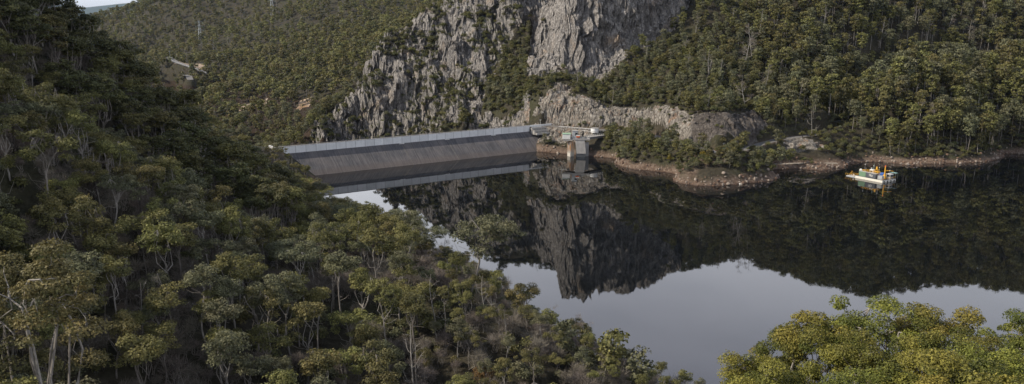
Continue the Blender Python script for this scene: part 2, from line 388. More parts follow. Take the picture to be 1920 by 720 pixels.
M = {}
M['leaf_olive'] = foliage('leaf_olive', (.085, .092, .034), (.125, .120, .046), (.25, .225, .08))
M['leaf_bright'] = foliage('leaf_bright', (.060, .080, .016), (.10, .108, .024), (.29, .26, .052), .28)
M['leaf_grey'] = foliage('leaf_grey', (.085, .095, .052), (.115, .115, .066), (.19, .185, .10))
M['leaf_dark'] = foliage('leaf_dark', (.052, .062, .028), (.08, .082, .036), (.15, .145, .055))
M['leaf_mid'] = foliage('leaf_mid', (.066, .072, .028), (.105, .098, .040), (.20, .18, .065))
M['leaf_rust'] = foliage('leaf_rust', (.11, .06, .02), (.13, .075, .03), (.17, .09, .04))
M['leaf_gold'] = foliage('leaf_gold', (.10, .085, .012), (.14, .11, .015), (.24, .17, .02))
M['twig_grey'] = foliage('twig_grey', (.135, .115, .095), (.18, .155, .13), (.27, .24, .205), .1)
M['bark_pale'] = bark('bark_pale', (.42, .395, .355), (.24, .215, .185))
M['bark_grey'] = bark('bark_grey', (.30, .27, .235), (.15, .13, .11))
M['bark_dark'] = bark('bark_dark', (.09, .075, .065), (.045, .038, .034))

def mat_rock():
    t = NT('quartzite_rock'); p = t.pos()
    n1 = t.noise(p, .06, 6, .6); n2 = t.noise(p, .45, 8, .7, .6); n3 = t.noise(t.mapping(p, (1, 1, .55), (0, .5, .3)), .4, 6, .7, 1.2)
    c = t.ramp(n2, [(.28, (.09, .084, .08)), (.5, (.235, .22, .205)), (.70, (.45, .42, .39))])
    c = t.mix(t.ramp(n3, [(.30, .85), (.5, 0.0)]), c, (.055, .05, .047))          # water and lichen streaks
    c = t.mix(t.ramp(n1, [(.56, 0.0), (.72, .55)]), c, (.33, .235, .15))          # iron stained patches
    cut = t.n('ShaderNodeAttribute', attribute_name='fresh')
    fr = t.ramp(n2, [(.32, (.075, .068, .06)), (.5, (.20, .18, .155)), (.72, (.46, .43, .38))])
    fr = t.mix(t.ramp(t.noise(p, .16, 5, .7, .8), [(.55, 0.0), (.7, .7)]), fr, (.26, .13, .06))
    tn = t.n('ShaderNodeAttribute', attribute_name='tan'); c = t.mix(cut.outputs['Fac'], c, fr); c = t.mix(tn.outputs['Fac'], c, t.ramp(n1, [(.35, (.34, .22, .13)), (.6, (.60, .48, .38))]))
    dk = t.n('ShaderNodeAttribute', attribute_name='dark'); c = t.mix(t.math('MULTIPLY', dk.outputs['Fac'], .9), c, t.ramp(n2, [(.35, (.035, .03, .026)), (.7, (.13, .11, .095))]))
    v = t.n('ShaderNodeTexVoronoi', feature='DISTANCE_TO_EDGE'); t.l(t.mapping(p, (1, 1, .5), (.3, .2, 0)), v.inputs['Vector']); v.inputs['Scale'].default_value = .42
    cr = t.ramp(v.outputs[0], [(0.0, 0.0), (.06, 1.0)])
    c = t.mix(cr, t.mix(.6, c, (.05, .045, .04)), c)
    veg = t.n('ShaderNodeAttribute', attribute_name='veg')
    gN = t.n('ShaderNodeSeparateXYZ'); t.l(t.n('ShaderNodeNewGeometry').outputs['True Normal'], gN.inputs[0])
    flat_ = t.ramp(t.math('ADD', gN.outputs['Z'], t.math('MULTIPLY', n2, .25)), [(.50, .12), (.68, 1.0)])
    c = t.mix(t.math('MULTIPLY', veg.outputs['Fac'], flat_), c, t.ramp(n2, [(.3, (.025, .03, .014)), (.7, (.07, .07, .03))]))
    hgt = t.math('ADD', t.math('MULTIPLY', n2, 1.6), t.math('MULTIPLY', cr, .35))
    return t.done(t.bsdf(c, .9, bump=hgt, bdist=1.0, bstr=.9, spec=.2))
def mat_ground():
    t = NT('forest_floor'); p = t.pos()
    n1 = t.noise(p, .05, 5, .6); n2 = t.noise(p, .7, 6, .7)
    c = t.ramp(n2, [(.3, (.022, .019, .015)), (.55, (.05, .044, .03)), (.8, (.10, .085, .065))])
    c = t.mix(t.ramp(n1, [(.45, 0.0), (.7, .6)]), c, (.045, .05, .022))
    # bare clay and stones between the high and the present water line
    bare = t.n('ShaderNodeAttribute', attribute_name='bare').outputs['Fac']
    cl = t.ramp(n2, [(.32, (.045, .032, .025)), (.5, (.12, .082, .06)), (.64, (.21, .165, .13)), (.78, (.42, .38, .34))])
    cl = t.mix(t.ramp(t.noise(p, .11, 4, .6), [(.45, 0.0), (.62, .7)]), cl, (.15, .115, .09))
    c = t.mix(bare, c, cl)
    sep = t.n('ShaderNodeSeparateXYZ'); t.l(p, sep.inputs[0])
    wet = t.ramp(t.math('MULTIPLY', sep.outputs['Z'], .6), [(0.0, 1.0), (.45, 0.0)])
    c = t.mix(t.math('MULTIPLY', wet, .65), c, (.035, .02, .014))
    return t.done(t.bsdf(c, .95, bump=n2, bdist=.5, bstr=.9, spec=.15))
M['rock'] = mat_rock(); M['ground'] = mat_ground()
def mat_water():
    t = NT('lake_water'); p = t.pos()
    n = t.noise(t.mapping(p, (1, .6, 1)), .35, 3, .5); n2 = t.noise(p, 1.6, 2, .5)
    h = t.math('ADD', n, t.math('MULTIPLY', n2, .3))
    b = t.bsdf((.004, .005, .006), .012, bump=h, bdist=.02, bstr=.12, spec=.5); b.inputs['IOR'].default_value = 1.45
    return t.done(b)
M['water'] = mat_water()
def mat_dam_face():
    t = NT('dam_face_concrete'); o = t.obj()          # object x runs along the crest, z up
    s = t.n('ShaderNodeSeparateXYZ'); t.l(o, s.inputs[0]); x, z = s.outputs['X'], s.outputs['Z']
    n1 = t.noise(o, .12, 5, .6); n2 = t.noise(t.mapping(o, (1.2, .12, .12)), 1.0, 6, .65); n3 = t.noise(o, 2.5, 5, .7)
    c = t.ramp(n2, [(.3, (.042, .043, .048)), (.5, (.085, .083, .088)), (.7, (.15, .142, .142))])
    c = t.mix(t.ramp(n1, [(.4, 0.0), (.7, .6)]), c, (.19, .165, .155))
    c = t.mix(t.ramp(n3, [(.3, .35), (.6, 0.0)]), c, (.07, .065, .065))
    jf = t.math('FRACT', t.math('DIVIDE', x, 6.1)); jd = t.math('ABSOLUTE', t.math('SUBTRACT', jf, .5))
    c = t.mix(t.ramp(jd, [(.480, 0.0), (.488, .85)]), c, (.045, .042, .042))
    st = t.noise(t.mapping(o, (.9, .02, .03)), 1.7, 4, .7)
    c = t.mix(t.ramp(st, [(.56, 0.0), (.64, .75)]), c, (.05, .047, .048))
    band = t.ramp(t.math('DIVIDE', t.math('ADD', z, t.math('MULTIPLY', n3, .5)), 12.0), [(.02, (.8, .8, .8)), (.06, (1.0, 1.0, 1.0)), (.20, (.75, .75, .75)), (.30, (0.0, 0.0, 0.0))])
    lines = t.noise(t.mapping(o, (.02, .02, 3.2)), 1.0, 2, .5)
    c = t.mix(t.math('MULTIPLY', band, .5), c, t.mix(lines, (.06, .045, .036), (.16, .125, .105)))
    return t.done(t.bsdf(c, .85, bump=n3, bdist=.03, bstr=.4))
M['dam_face'] = mat_dam_face()
def concrete(name, lo, hi, streak=.5, panel=0.0):
    t = NT(name); o = t.obj(); n1 = t.noise(o, .35, 6, .7); n2 = t.noise(t.mapping(o, (1.4, 1.4, .12)), 1.2, 5, .65)
    c = t.ramp(n1, [(.3, lo), (.7, hi)])
    c = t.mix(t.ramp(n2, [(.48, 0.0), (.75, streak)]), c, tuple(a * .28 for a in lo))
    if panel:
        s = t.n('ShaderNodeSeparateXYZ'); t.l(o, s.inputs[0])
        q = t.n('ShaderNodeTexWhiteNoise', noise_dimensions='1D'); t.l(t.math('FLOOR', t.math('DIVIDE', s.outputs['X'], panel)), q.inputs['W'])
        c = t.mix(t.math('MULTIPLY', q.outputs['Value'], .3), c, tuple(a * .55 for a in lo))
        jd = t.math('ABSOLUTE', t.math('SUBTRACT', t.math('FRACT', t.math('DIVIDE', s.outputs['X'], panel)), .5))
        c = t.mix(t.ramp(jd, [(.47, 0.0), (.49, .6)]), c, (.09, .09, .09))
    return t.done(t.bsdf(c, .85, bump=n1, bdist=.04, bstr=.4))
M['wall_conc'] = concrete('parapet_concrete', (.66, .67, .67), (.82, .82, .81), .22, 6.1)
M['conc'] = concrete('weathered_concrete', (.26, .25, .24), (.38, .37, .35), .5)
M['conc_dark'] = concrete('dark_concrete', (.12, .115, .115), (.2, .19, .185), .4)
def rusty():
    t = NT('rust_stained_concrete'); o = t.obj(); s = t.n('ShaderNodeSeparateXYZ'); t.l(o, s.inputs[0]); n = t.noise(t.mapping(o, (1.3, 1.3, .25)), 1.1, 5, .7)
    up = t.ramp(t.math('ADD', t.math('DIVIDE', s.outputs['Z'], 12.0), t.math('MULTIPLY', n, .3)), [(.35, 0.0), (.55, 1.0)])
    st = t.mix(t.ramp(n, [(.35, 0.0), (.6, 1.0)]), (.46, .42, .35), (.42, .20, .07))
    c = t.mix(up, t.mix(t.ramp(n, [(.4, 0.0), (.8, .5)]), (.50, .47, .41), (.25, .2, .15)), st); return t.done(t.bsdf(c, .85, bump=n, bdist=.03))
M['conc_rust'] = rusty()
M['rockfill'] = concrete('rockfill', (.1, .09, .08), (.22, .2, .18), .2)
M['asphalt'] = paint('asphalt', (.16, .155, .15), .9, .3, scale=.4)
M['gravel'] = paint('gravel_track', (.30, .265, .22), .95, .35, scale=.6)
M['white'] = paint('white_paint', (.78, .77, .73), .5, .18)
M['cream'] = paint('cream_hull', (.74, .71, .62), .5, .25)
M['green_roof'] = paint('pale_green_roof', (.30, .46, .32), .5, .15)
M['green'] = paint('green_container', (.17, .29, .19), .5, .15)
M['slate'] = paint('slate_container', (.085, .095, .115), .5, .2, dirt=(.2, .19, .17))
M['lgrey'] = paint('light_grey_paint', (.42, .44, .45), .5, .25)
M['dgrey'] = paint('dark_grey_paint', (.06, .06, .065), .6, .2)
M['yellow'] = paint('yellow_paint', (.72, .38, .03), .45, .25)
M['orange'] = paint('orange_paint', (.65, .12, .02), .5, .2)
M['blue'] = paint('blue_tarp', (.03, .12, .42), .5, .2)
M['steel'] = paint('galvanised_steel', (.38, .41, .42), .45, .2, .6)
M['teal'] = paint('teal_roof', (.25, .42, .40), .5, .2)
M['glass'] = paint('dark_glass', (.02, .025, .03), .12, .05)
M['rubber'] = paint('black_rubber', (.02, .02, .02), .8, .1)
M['red'] = paint('red_paint', (.5, .03, .03), .5, .1)
M['carsilver'] = paint('silver_car_paint', (.5, .53, .56), .25, .06)
M['cardark'] = paint('dark_green_car_paint', (.03, .07, .06), .25, .06)

# ------------------------------------------------------------------ light
SUN_EL, SUN_DIR2 = math.radians(38), (-.98, -.16)
_l = math.hypot(*SUN_DIR2); SUN = Vector((SUN_DIR2[0] / _l * math.cos(SUN_EL), SUN_DIR2[1] / _l * math.cos(SUN_EL), math.sin(SUN_EL)))
sd = bpy.data.lights.new('sun', 'SUN'); so = bpy.data.objects.new('sun', sd); COL.objects.link(so)
sd.energy = 5.0; sd.angle = math.radians(.8); sd.color = (1, .90, .76); so.rotation_euler = (-SUN).to_track_quat('-Z', 'Y').to_euler(); so.location = (0, 0, 400)
wd = bpy.data.worlds.new('World'); scene.world = wd; wd.use_nodes = True; wt = wd.node_tree; wt.nodes.clear()
def wn(ty, **k):
    n = wt.nodes.new(ty)
    for a, b in k.items(): setattr(n, a, b)
    return n
sky = wn('ShaderNodeTexSky', sky_type='NISHITA', sun_disc=False, sun_elevation=SUN_EL, sun_rotation=math.atan2(SUN_DIR2[0], SUN_DIR2[1]))
sky.dust_density = 2.0; sky.altitude = 200
tc = wn('ShaderNodeTexCoord'); mp = wn('ShaderNodeMapping'); mp.inputs['Scale'].default_value = (1, 1, 3.0); wt.links.new(tc.outputs['Generated'], mp.inputs[0])
nz = wn('ShaderNodeTexNoise'); nz.inputs['Scale'].default_value = 2.2; nz.inputs['Detail'].default_value = 6; nz.inputs['Roughness'].default_value = .55; wt.links.new(mp.outputs[0], nz.inputs['Vector'])
rp = wn('ShaderNodeValToRGB'); rp.color_ramp.elements[0].position = .3; rp.color_ramp.elements[0].color = (.72, .72, .72, 1); rp.color_ramp.elements[1].position = .6; rp.color_ramp.elements[1].color = (.95, .95, .95, 1); wt.links.new(nz.outputs['Fac'], rp.inputs[0])
mx = wn('ShaderNodeMix', data_type='RGBA'); wt.links.new(rp.outputs[0], mx.inputs[0]); wt.links.new(sky.outputs[0], mx.inputs[6]); 
sx = wn('ShaderNodeSeparateXYZ'); wt.links.new(tc.outputs['Generated'], sx.inputs[0])
er = wn('ShaderNodeValToRGB'); wt.links.new(sx.outputs['Z'], er.inputs[0]); el_ = er.color_ramp.elements
for p_, c_ in ((.0, (.30, .32, .35)), (.12, (.95, .97, 1.0)), (.42, (.72, .745, .88)), (.60, (.15, .175, .22)), (.9, (.09, .11, .145))):
    q_ = el_[0] if p_ == 0 else (el_[len(el_) - 1] if p_ == .9 else el_.new(p_)); q_.position = p_; q_.color = (*c_, 1)
vm = wn('ShaderNodeVectorMath', operation='SCALE'); wt.links.new(er.outputs[0], vm.inputs[0]); vm.inputs['Scale'].default_value = 17.0; wt.links.new(vm.outputs[0], mx.inputs[7])
bg = wn('ShaderNodeBackground'); bg.inputs['Strength'].default_value = .11; wt.links.new(mx.outputs[2], bg.inputs[0])
wo = wn('ShaderNodeOutputWorld'); wt.links.new(bg.outputs[0], wo.inputs[0])
scene.view_settings.view_transform = 'Standard'; scene.view_settings.look = 'None'; scene.view_settings.exposure = .1; scene.view_settings.gamma = 1
scene.cycles.max_bounces = 5; scene.cycles.diffuse_bounces = 2; scene.cycles.glossy_bounces = 2; scene.cycles.transmission_bounces = 3; scene.cycles.transparent_max_bounces = 4
scene.cycles.use_denoising = True; scene.cycles.caustics_reflective = False; scene.cycles.caustics_refractive = False

# ------------------------------------------------------------------ ground sheet
def axis(*segs):                      # (start, stop, step) segments, joined
    out = []
    for a, b, st in segs: out += list(np.arange(a, b, st))
    return np.array(out + [segs[-1][1]], float)
XS = axis((-9000, -3000, 600), (-3000, -1200, 60), (-1200, -500, 14), (-500, -180, 3.5), (-180, 160, .8), (160, 420, 2.0), (420, 900, 14), (900, 3000, 70), (3000, 9000, 600))
YS = axis((-3000, -300, 300), (-300, 20, 10), (20, 440, 2.5), (440, 560, .9), (560, 720, .65), (720, 800, 2.5), (800, 2200, 11), (2200, 4000, 90), (4000, 14000, 800))
GX, GY = np.meshgrid(XS, YS)
NX, NY = len(XS), len(YS)
gx, gy = GX.ravel(), GY.ravel()
gz = terrain(gx, gy)
sz = np.clip(gz, -70, 330); farq = sstep(2600, 5200, np.hypot(gx, gy)); gz = sz * (1 - farq) + 40 * farq
zg = gz.reshape(NY, NX)
def h_at(x, y):                       # height of the built sheet
    i = np.clip(np.searchsorted(XS, x) - 1, 0, NX - 2); j = np.clip(np.searchsorted(YS, y) - 1, 0, NY - 2)
    fx = (x - XS[i]) / (XS[i + 1] - XS[i]); fy = (y - YS[j]) / (YS[j + 1] - YS[j])
    return (zg[j, i] * (1 - fx) + zg[j, i + 1] * fx) * (1 - fy) + (zg[j + 1, i] * (1 - fx) + zg[j + 1, i + 1] * fx) * fy
rk = rock_mask(gx, gy)
farcut = [poly_sd(gx, gy, [(p[0], p[1]) for p in [at_y(u, 118, 1200) + np.array((0, dy, 0)) for u, dy in ((326, -6), (374, -16), (376, 22), (350, 30), (326, 16))]]),
          poly_sd(gx, gy, [tuple(at_y(u, v, Y)[:2]) for u, v, Y in ((548, 168, 860), (576, 166, 860), (578, 150, 905), (560, 150, 905))]),
          poly_sd(gx, gy, [tuple(at_y(u, v, Y)[:2]) for u, v, Y in ((440, 164, 930), (505, 160, 930), (505, 150, 950), (440, 154, 950))])]
fc = np.zeros_like(gx)
for d in farcut: fc = np.maximum(fc, 1 - sstep(-3, 3, d + 4 * vnoise(gx / 9, gy / 9, seed=9)))
# shrubs and soil settle on the flatter ledges of the mountain
dzx = np.gradient(zg, axis=1) / np.gradient(XS)[None, :]; dzy = np.gradient(zg, axis=0) / np.gradient(YS)[:, None]
slope = np.hypot(dzx, dzy).ravel()
vegn = fbm(gx / 13, gy / 9, seed=77, oct=4)
mtn = (gy > 575) & (rk > .05)
in_b = np.zeros(gx.shape, bool)
m_ = mtn & (gx > 10)
in_b[m_] = poly_sd(gx[m_], gy[m_], ROCK[1]) < 2
veg = np.where(mtn, sstep(.02, .2, vegn + .36 - .12 * np.minimum(slope, 3) + np.where(in_b, -.50, .04)), 0)
gz2 = gz.copy()
steep = np.where(rk > .3, 1.0, 0.0)
disp = (2.6 * vnoise(gx / 8, gz / 6, gy / 8, seed=51) + 1.3 * vnoise(gx / 3.4, gz / 2.6, gy / 3.4, seed=52) + .25 * vnoise(gx / 1.7, gz / 1.5, gy / 2, seed=53)) * rk * np.where(gy > 575, 1, .4)
mb = rk > .05
X_, Z_, Y_ = gx[mb] + 2 * vnoise(gx[mb] / 6, gz[mb] / 6, seed=54), gz[mb] + 2 * vnoise(gx[mb] / 6, gz[mb] / 6, seed=55), gy[mb]
w1, w2, w3 = worley((X_ + .25 * Z_) / 8.5, (Z_ - .3 * X_) / 13, 56); q1, q2, q3 = worley((X_ + .2 * Z_) / 3.4, (Z_ - .3 * X_) / 4.6 + Y_ / 30, 57)
disp[mb] += rk[mb] * np.where(Y_ > 575, 1, .35) * (6.5 * (w3 - .5) - 3.8 * (1 - sstep(0, .13, w2 - w1)) + 1.7 * (q3 - .5) - .9 * (1 - sstep(0, .15, q2 - q1)))
px_ = gx + disp * .5; py_ = gy - disp
V = np.stack([px_, py_, gz2], 1)
I = np.arange(NX * NY).reshape(NY, NX)
Q = np.stack([I[:-1, :-1].ravel(), I[:-1, 1:].ravel(), I[1:, 1:].ravel(), I[1:, :-1].ravel()], 1)
rq = (rk + fc)[Q].mean(1) > .5
shore = np.where((gy < 800) & (gx > -10), 1 - sstep(2.4, 4.0, gz + 1.6 * vnoise(gx / 9, gy / 9, seed=5)), 0)
shore = np.maximum(shore, np.where((gy < 440) & (gx <= -10), (1 - sstep(1.0, 2.2, gz)), 0))
dr, _ = line_d(gx, gy, ROAD); bare = np.maximum(shore * (gy < 560), (1 - sstep(3.2, 4.6, dr)) * .7)
for pts in (LOW,): d_, _ = line_d(gx, gy, pts); bare = np.maximum(bare, 1 - sstep(2.4, 4.5, d_))
hs_ = np.where((gx > 80) & (gx < 140) & (gy > 415) & (gy < 446), sstep(-.1, .4, fbm(gx / 8, gy / 8, seed=91)), 0) * .7
bare = np.clip(np.maximum(bare, hs_), 0, 1)
fresh = np.clip(np.where((gy < 572) & (rk > .2), 1.0, 0) + fc, 0, 1)
darkm = np.where(gy < 575, 1 - sstep(-1.5, 1.5, poly_sd(gx, gy, ROCK[7])), 0); fresh = fresh * (1 - darkm)
def sub(name, mask, mat):
    q = Q[mask]; u, inv = np.unique(q.ravel(), return_inverse=True)
    me = mesh_from(name, V[u], inv.reshape(-1, 4).astype(np.int32), mat, smooth=False)
    for an, arr in (('bare', bare), ('veg', veg), ('fresh', fresh), ('dark', darkm), ('tan', np.clip(fc * 1.3, 0, 1))):
        a = me.attributes.new(an, 'FLOAT', 'POINT'); a.data.foreach_set('value', arr[u].astype(np.float32))
    return tag(link(name, me), kind='structure')
hill = sub('hillside', ~rq, M['ground'])
cliff = sub('rock_cliff', rq, M['rock'])
hill.data.polygons.foreach_set('use_smooth', np.ones(len(hill.data.polygons), bool))

# ------------------------------------------------------------------ lake
WP = [(-135, 448), (-122, 453), (16, 546), (30, 562), (420, 700), (700, 520), (700, -60), (30, -60), (8, 60), (-30, 150), (-70, 240), (-130, 340)]
me = bpy.data.meshes.new('lake_water'); me.from_pydata([(x, y, 0.0) for x, y in WP], [], [tuple(range(len(WP)))]); me.materials.append(M['water'])
if me.polygons[0].normal.z < 0: me.flip_normals()
tag(link('lake_water', me), kind='structure')

# thin valley air
def haze_box():
    m_ = bpy.data.materials.new('valley_air'); m_.use_nodes = True; t_ = m_.node_tree; t_.nodes.clear(); o_ = t_.nodes.new('ShaderNodeOutputMaterial'); v_ = t_.nodes.new('ShaderNodeVolumePrincipled')
    v_.inputs['Color'].default_value = (.42, .62, 1, 1); v_.inputs['Density'].default_value = 1.1e-5; v_.inputs['Anisotropy'].default_value = .2; t_.links.new(v_.outputs[0], o_.inputs['Volume'])
    b = MB(); b.box((0, 5600, 175), (19000, 18000, 500)); tag(b.build('haze', m_), 'thin bluish air over the valleys', 'haze', kind='stuff')
haze_box()
scene.cycles.volume_bounces = 0; scene.cycles.volume_step_rate = 10
# distant ranges, several kilometres away
def range_(name, Y0, prof, col):
    xs = np.linspace(-9000, 3000, 220); n = 14; V_ = []; 
    for j in range(n):
        t = j / (n - 1)
        for x in xs:
            top = prof(x); V_.append((x, Y0 + 2600 * t, -60 + (top + 60) * math.sin(PI * .5 * min(1, t * 1.25)) + 26 * float(fbm(np.array([x / 380.]), np.array([t * 6.]), seed=8)[0]) * (t > .15)))
    F_ = [(j * 220 + i, j * 220 + i + 1, (j + 1) * 220 + i + 1, (j + 1) * 220 + i) for j in range(n - 1) for i in range(219)]
    t = NT(name + '_forest'); nn = t.noise(t.pos(), .02, 6, .7); m = t.done(t.bsdf(t.mix(nn, tuple(c * .7 for c in col), col), .95))
    return tag(link(name, mesh_from(name, V_, F_, m, smooth=True)), kind='structure')
range_('distant_hills', 11200, lambda x: 370 + 60 * math.sin(x / 700 + 2.1) + 18 * math.sin(x / 260), (.05, .075, .06))

# ------------------------------------------------------------------ roads
def strip(name, pts, w, mat, dz=.06):
    P = [Vector(p) for p in pts]; out = []
    for a, b in zip(P[:-1], P[1:]):
        k = max(2, int((b - a).length / 2)); out += [a.lerp(b, i / k) for i in range(k)]
    out.append(P[-1]); V_, F_ = [], []
    for i, p in enumerate(out):
        t_ = (out[min(i + 1, len(out) - 1)] - out[max(i - 1, 0)]); n_ = Vector((-t_.y, t_.x, 0)).normalized()
        for s_ in (-1, -.3, .3, 1): V_.append((p.x + n_.x * w * s_, p.y + n_.y * w * s_, p.z + dz + (.04 if abs(s_) < .5 else 0)))
    for i in range(len(out) - 1):
        for k in range(3): F_.append((i * 4 + k, i * 4 + 4 + k, i * 4 + 5 + k, i * 4 + 1 + k))
    me_ = mesh_from(name, V_, F_, mat, smooth=True)
    if me_.polygons[0].normal.z < 0: me_.flip_normals()
    return tag(link(name, me_), kind='structure')
strip('road', ROAD, 3.0, M['asphalt']); strip('track', LOW, 1.7, M['gravel'])
strip('road', RD2, 5, M['asphalt'], .4); strip('road', RD3, 4, M['asphalt'], .4)

# ------------------------------------------------------------------ trees
class Tree:
    """collects wood tubes and leaf faces for one tree shape"""
    def __init__(s, seed): s.r = np.random.default_rng(seed); s.w = MB(); s.LV = []; s.LT = []
    def limb(s, a, b, r0, r1, sag=.12, n=4, sides=5):
        a, b = Vector(a), Vector(b); L = (b - a).length; pts = []
        off = Vector(s.r.normal(0, 1, 3)) * L * sag; off2 = Vector(s.r.normal(0, 1, 3)) * L * sag * .5
        for i in range(n + 1):
            t = i / n; pts.append(a.lerp(b, t) + off * math.sin(PI * t) + off2 * math.sin(2 * PI * t))
        s.w.tube(pts, [r0 + (r1 - r0) * i / n for i in range(n + 1)], sides); return pts
    def puff(s, c, rad, n, size, flat=.62, up=.55, tint=None, inner=.25, aspect=1.0, dome=True):
        r = s.r; c = np.array(c); rad = np.array(rad if hasattr(rad, '__len__') else (rad, rad, rad * flat))
        d = r.normal(0, 1, (n, 3)); d /= np.linalg.norm(d, axis=1)[:, None]
        if dome: d[:, 2] = np.where(d[:, 2] < -.25, -d[:, 2] * .6, d[:, 2]); d /= np.linalg.norm(d, axis=1)[:, None]
        q = np.where(r.random(n) < inner, r.random(n) ** .5 * .8, 1.0 + r.normal(0, .09, n))
        lump = 1 + .22 * vnoise(d[:, 0] * 2.2 + c[0] * 3, d[:, 1] * 2.2 + c[1], d[:, 2] * 2.2 + c[2], seed=int(r.integers(99)))
        p = c + d * rad * (q * lump)[:, None]
        nrm = d * .9 + r.normal(0, .55, (n, 3)); nrm[:, 2] += up; nrm /= np.linalg.norm(nrm, axis=1)[:, None]
        a = np.cross(nrm, r.normal(0, 1, (n, 3))); a /= np.linalg.norm(a, axis=1)[:, None] + 1e-9; b = np.cross(nrm, a)
        sz = size * (.6 + .8 * r.random(n))[:, None]
        a = a * sz * .5 * aspect; b = b * sz * .5 / aspect
        quad = np.stack([p - a - b * .5, p + a * .2 - b, p + a + b * .5, p - a * .2 + b], 1)
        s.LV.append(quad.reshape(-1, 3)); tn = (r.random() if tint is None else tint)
        s.LT.append(np.repeat(np.clip(tn * .6 + .5 * np.clip(d[:, 2], 0, 1) * r.random(n) + .15 * r.random(n) * tn, 0, 1), 4))  # head tops tinted toward the tip colour: young growth plus painted sunlight
    def twigs(s, c, rad, n, L, wid, spread=1.0):
        r = s.r; c = np.array(c); rad = np.array(rad)
        d = r.normal(0, 1, (n, 3)); d[:, 2] = np.abs(d[:, 2]) + .2; d /= np.linalg.norm(d, axis=1)[:, None]
        p = c + d * rad * (r.random(n) ** .45)[:, None]
        g = d + r.normal(0, .45, (n, 3)) * spread; g /= np.linalg.norm(g, axis=1)[:, None]
        k = np.cross(g, r.normal(0, 1, (n, 3))); k /= np.linalg.norm(k, axis=1)[:, None]; l = L * (.5 + r.random(n))[:, None]
        quad = np.stack([p - k * wid, p + k * wid, p + g * l + k * wid * .3, p + g * l - k * wid * .3], 1)
        s.LV.append(quad.reshape(-1, 3)); s.LT.append(np.repeat(r.random(n) * .7, 4))
    def leaf_mesh(s, name, mat):
        if not s.LV: return None
        V_ = np.concatenate(s.LV); me = mesh_from(name, V_, np.arange(len(V_), dtype=np.int32).reshape(-1, 4), mat)
        a = me.attributes.new('tint', 'FLOAT', 'POINT'); a.data.foreach_set('value', np.concatenate(s.LT).astype(np.float32)); return me
    def wood_mesh(s, name, mat): return s.w.mesh(name, mat)
    def both(s, name, mw, ml):
        W_ = np.array(s.w.V, float).reshape(-1, 3); L_ = np.concatenate(s.LV) if s.LV else np.zeros((0, 3)); nw = len(W_)
        F_ = list(s.w.F) + [tuple(range(nw + 4 * i, nw + 4 * i + 4)) for i in range(len(L_) // 4)]
        me = mesh_from(name, np.concatenate([W_, L_]), F_, [mw, ml], fm=[0] * len(s.w.F) + [1] * (len(L_) // 4))
        a = me.attributes.new('tint', 'FLOAT', 'POINT'); a.data.foreach_set('value', np.concatenate([np.zeros(nw), np.concatenate(s.LT) if s.LT else []]).astype(np.float32)); return me

def gum(seed, H=14.0, spread=4.6, nlimb=5, nsub=3, leafn=190, leafs=.30, puffr=1.5, trunk=.2, crownbase=.5, flat=.55, lean=.06, bare=0, up=.55):
    """umbrella-crowned eucalypt: forked limbs that each end in a domed leaf head"""
    T = Tree(seed); r = T.r
    fork = Vector((r.normal(0, lean * H), r.normal(0, lean * H), H * crownbase * (.75 + .3 * r.random())))
    T.limb((0, 0, -1.5), fork, trunk, trunk * .72, .03, 5, 6)
    for i in range(nlimb):
        a = 2 * PI * (i + r.random() * .6) / nlimb; q = spread * (.45 + .5 * r.random()) * (1 if i else .25)
        st = fork.lerp(Vector((0, 0, 0)), .25 * r.random())
        e = Vector((fork.x * 1.2 + q * .62 * math.cos(a), fork.y * 1.2 + q * .62 * math.sin(a), H * (crownbase + .55 * (1 - crownbase) + .12 * r.random())))
        T.limb(st, e, trunk * .5, trunk * .26, .10, 4)
        for k in range(nsub):
            b = a + r.normal(0, .8); m = q * .55 + puffr * .5
            top = H * (.80 + .2 * (1 - (q / spread) ** 2 * .6)) - r.random() * H * .14 - (H * .10 if k == nsub - 1 else 0)
            f = Vector((e.x + m * .6 * math.cos(b), e.y + m * .6 * math.sin(b), top - puffr * .5))
            T.limb(e, f, trunk * .24, trunk * .08, .12, 3, 4)
            pr = puffr * (.7 + .5 * r.random())
            T.puff((f.x, f.y, f.z + pr * .15), (pr, pr, pr * flat), int(leafn * pr * pr / puffr ** 2), leafs, up=up, aspect=1.35)
            if r.random() < .5:
                T.puff((f.x + r.normal(0, pr * .8), f.y + r.normal(0, pr * .8), f.z - pr * .5), (pr * .65, pr * .65, pr * .4), int(leafn * .35), leafs, up=up)
    for i in range(bare):
        a = r.random() * 2 * PI; z0 = fork.z * (.5 + .5 * r.random()); L = 1.5 + 2 * r.random()
        T.limb((fork.x * z0 / fork.z, fork.y * z0 / fork.z, z0), (L * math.cos(a), L * math.sin(a), z0 + L * (.3 + r.random() * .6)), trunk * .22, .02, .15, 3, 4)
    return T
def tall_gum(seed, H=24.0, n=13, cr=3.4, leafn=46, leafs=.95, base=.52, trunk=.26, sides=4):
    """slender forest gum: long bare pole, stacked rounded leaf heads at the top"""
    T = Tree(seed); r = T.r
    tip = (r.normal(0, .5), r.normal(0, .5), H * .93)
    T.limb((0, 0, -2), tip, trunk, trunk * .3, .012, 4, sides)
    for i in range(n):
        t = (i + .5) / n; z = H * (base + (1 - base) * t) - .8; w = cr * math.sin(PI * min(1, .18 + .72 * (1 - t) ** .8 + .1)) ** .8 * (.55 + .5 * r.random())
        a = i * 2.4 + r.normal(0, .4); c = (w * .75 * math.cos(a), w * .75 * math.sin(a), z)
        if sides > 3 and i % 2 == 0: T.limb((0, 0, z - 2.2), c, trunk * .3, .05, .06, 2, 3)
        pr = cr * (.38 + .22 * r.random())
        T.puff(c, (pr, pr, pr * .72), leafn, leafs, up=.5)
    T.puff((tip[0], tip[1], H - cr * .3), (cr * .55, cr * .55, cr * .42), leafn, leafs)
    return T
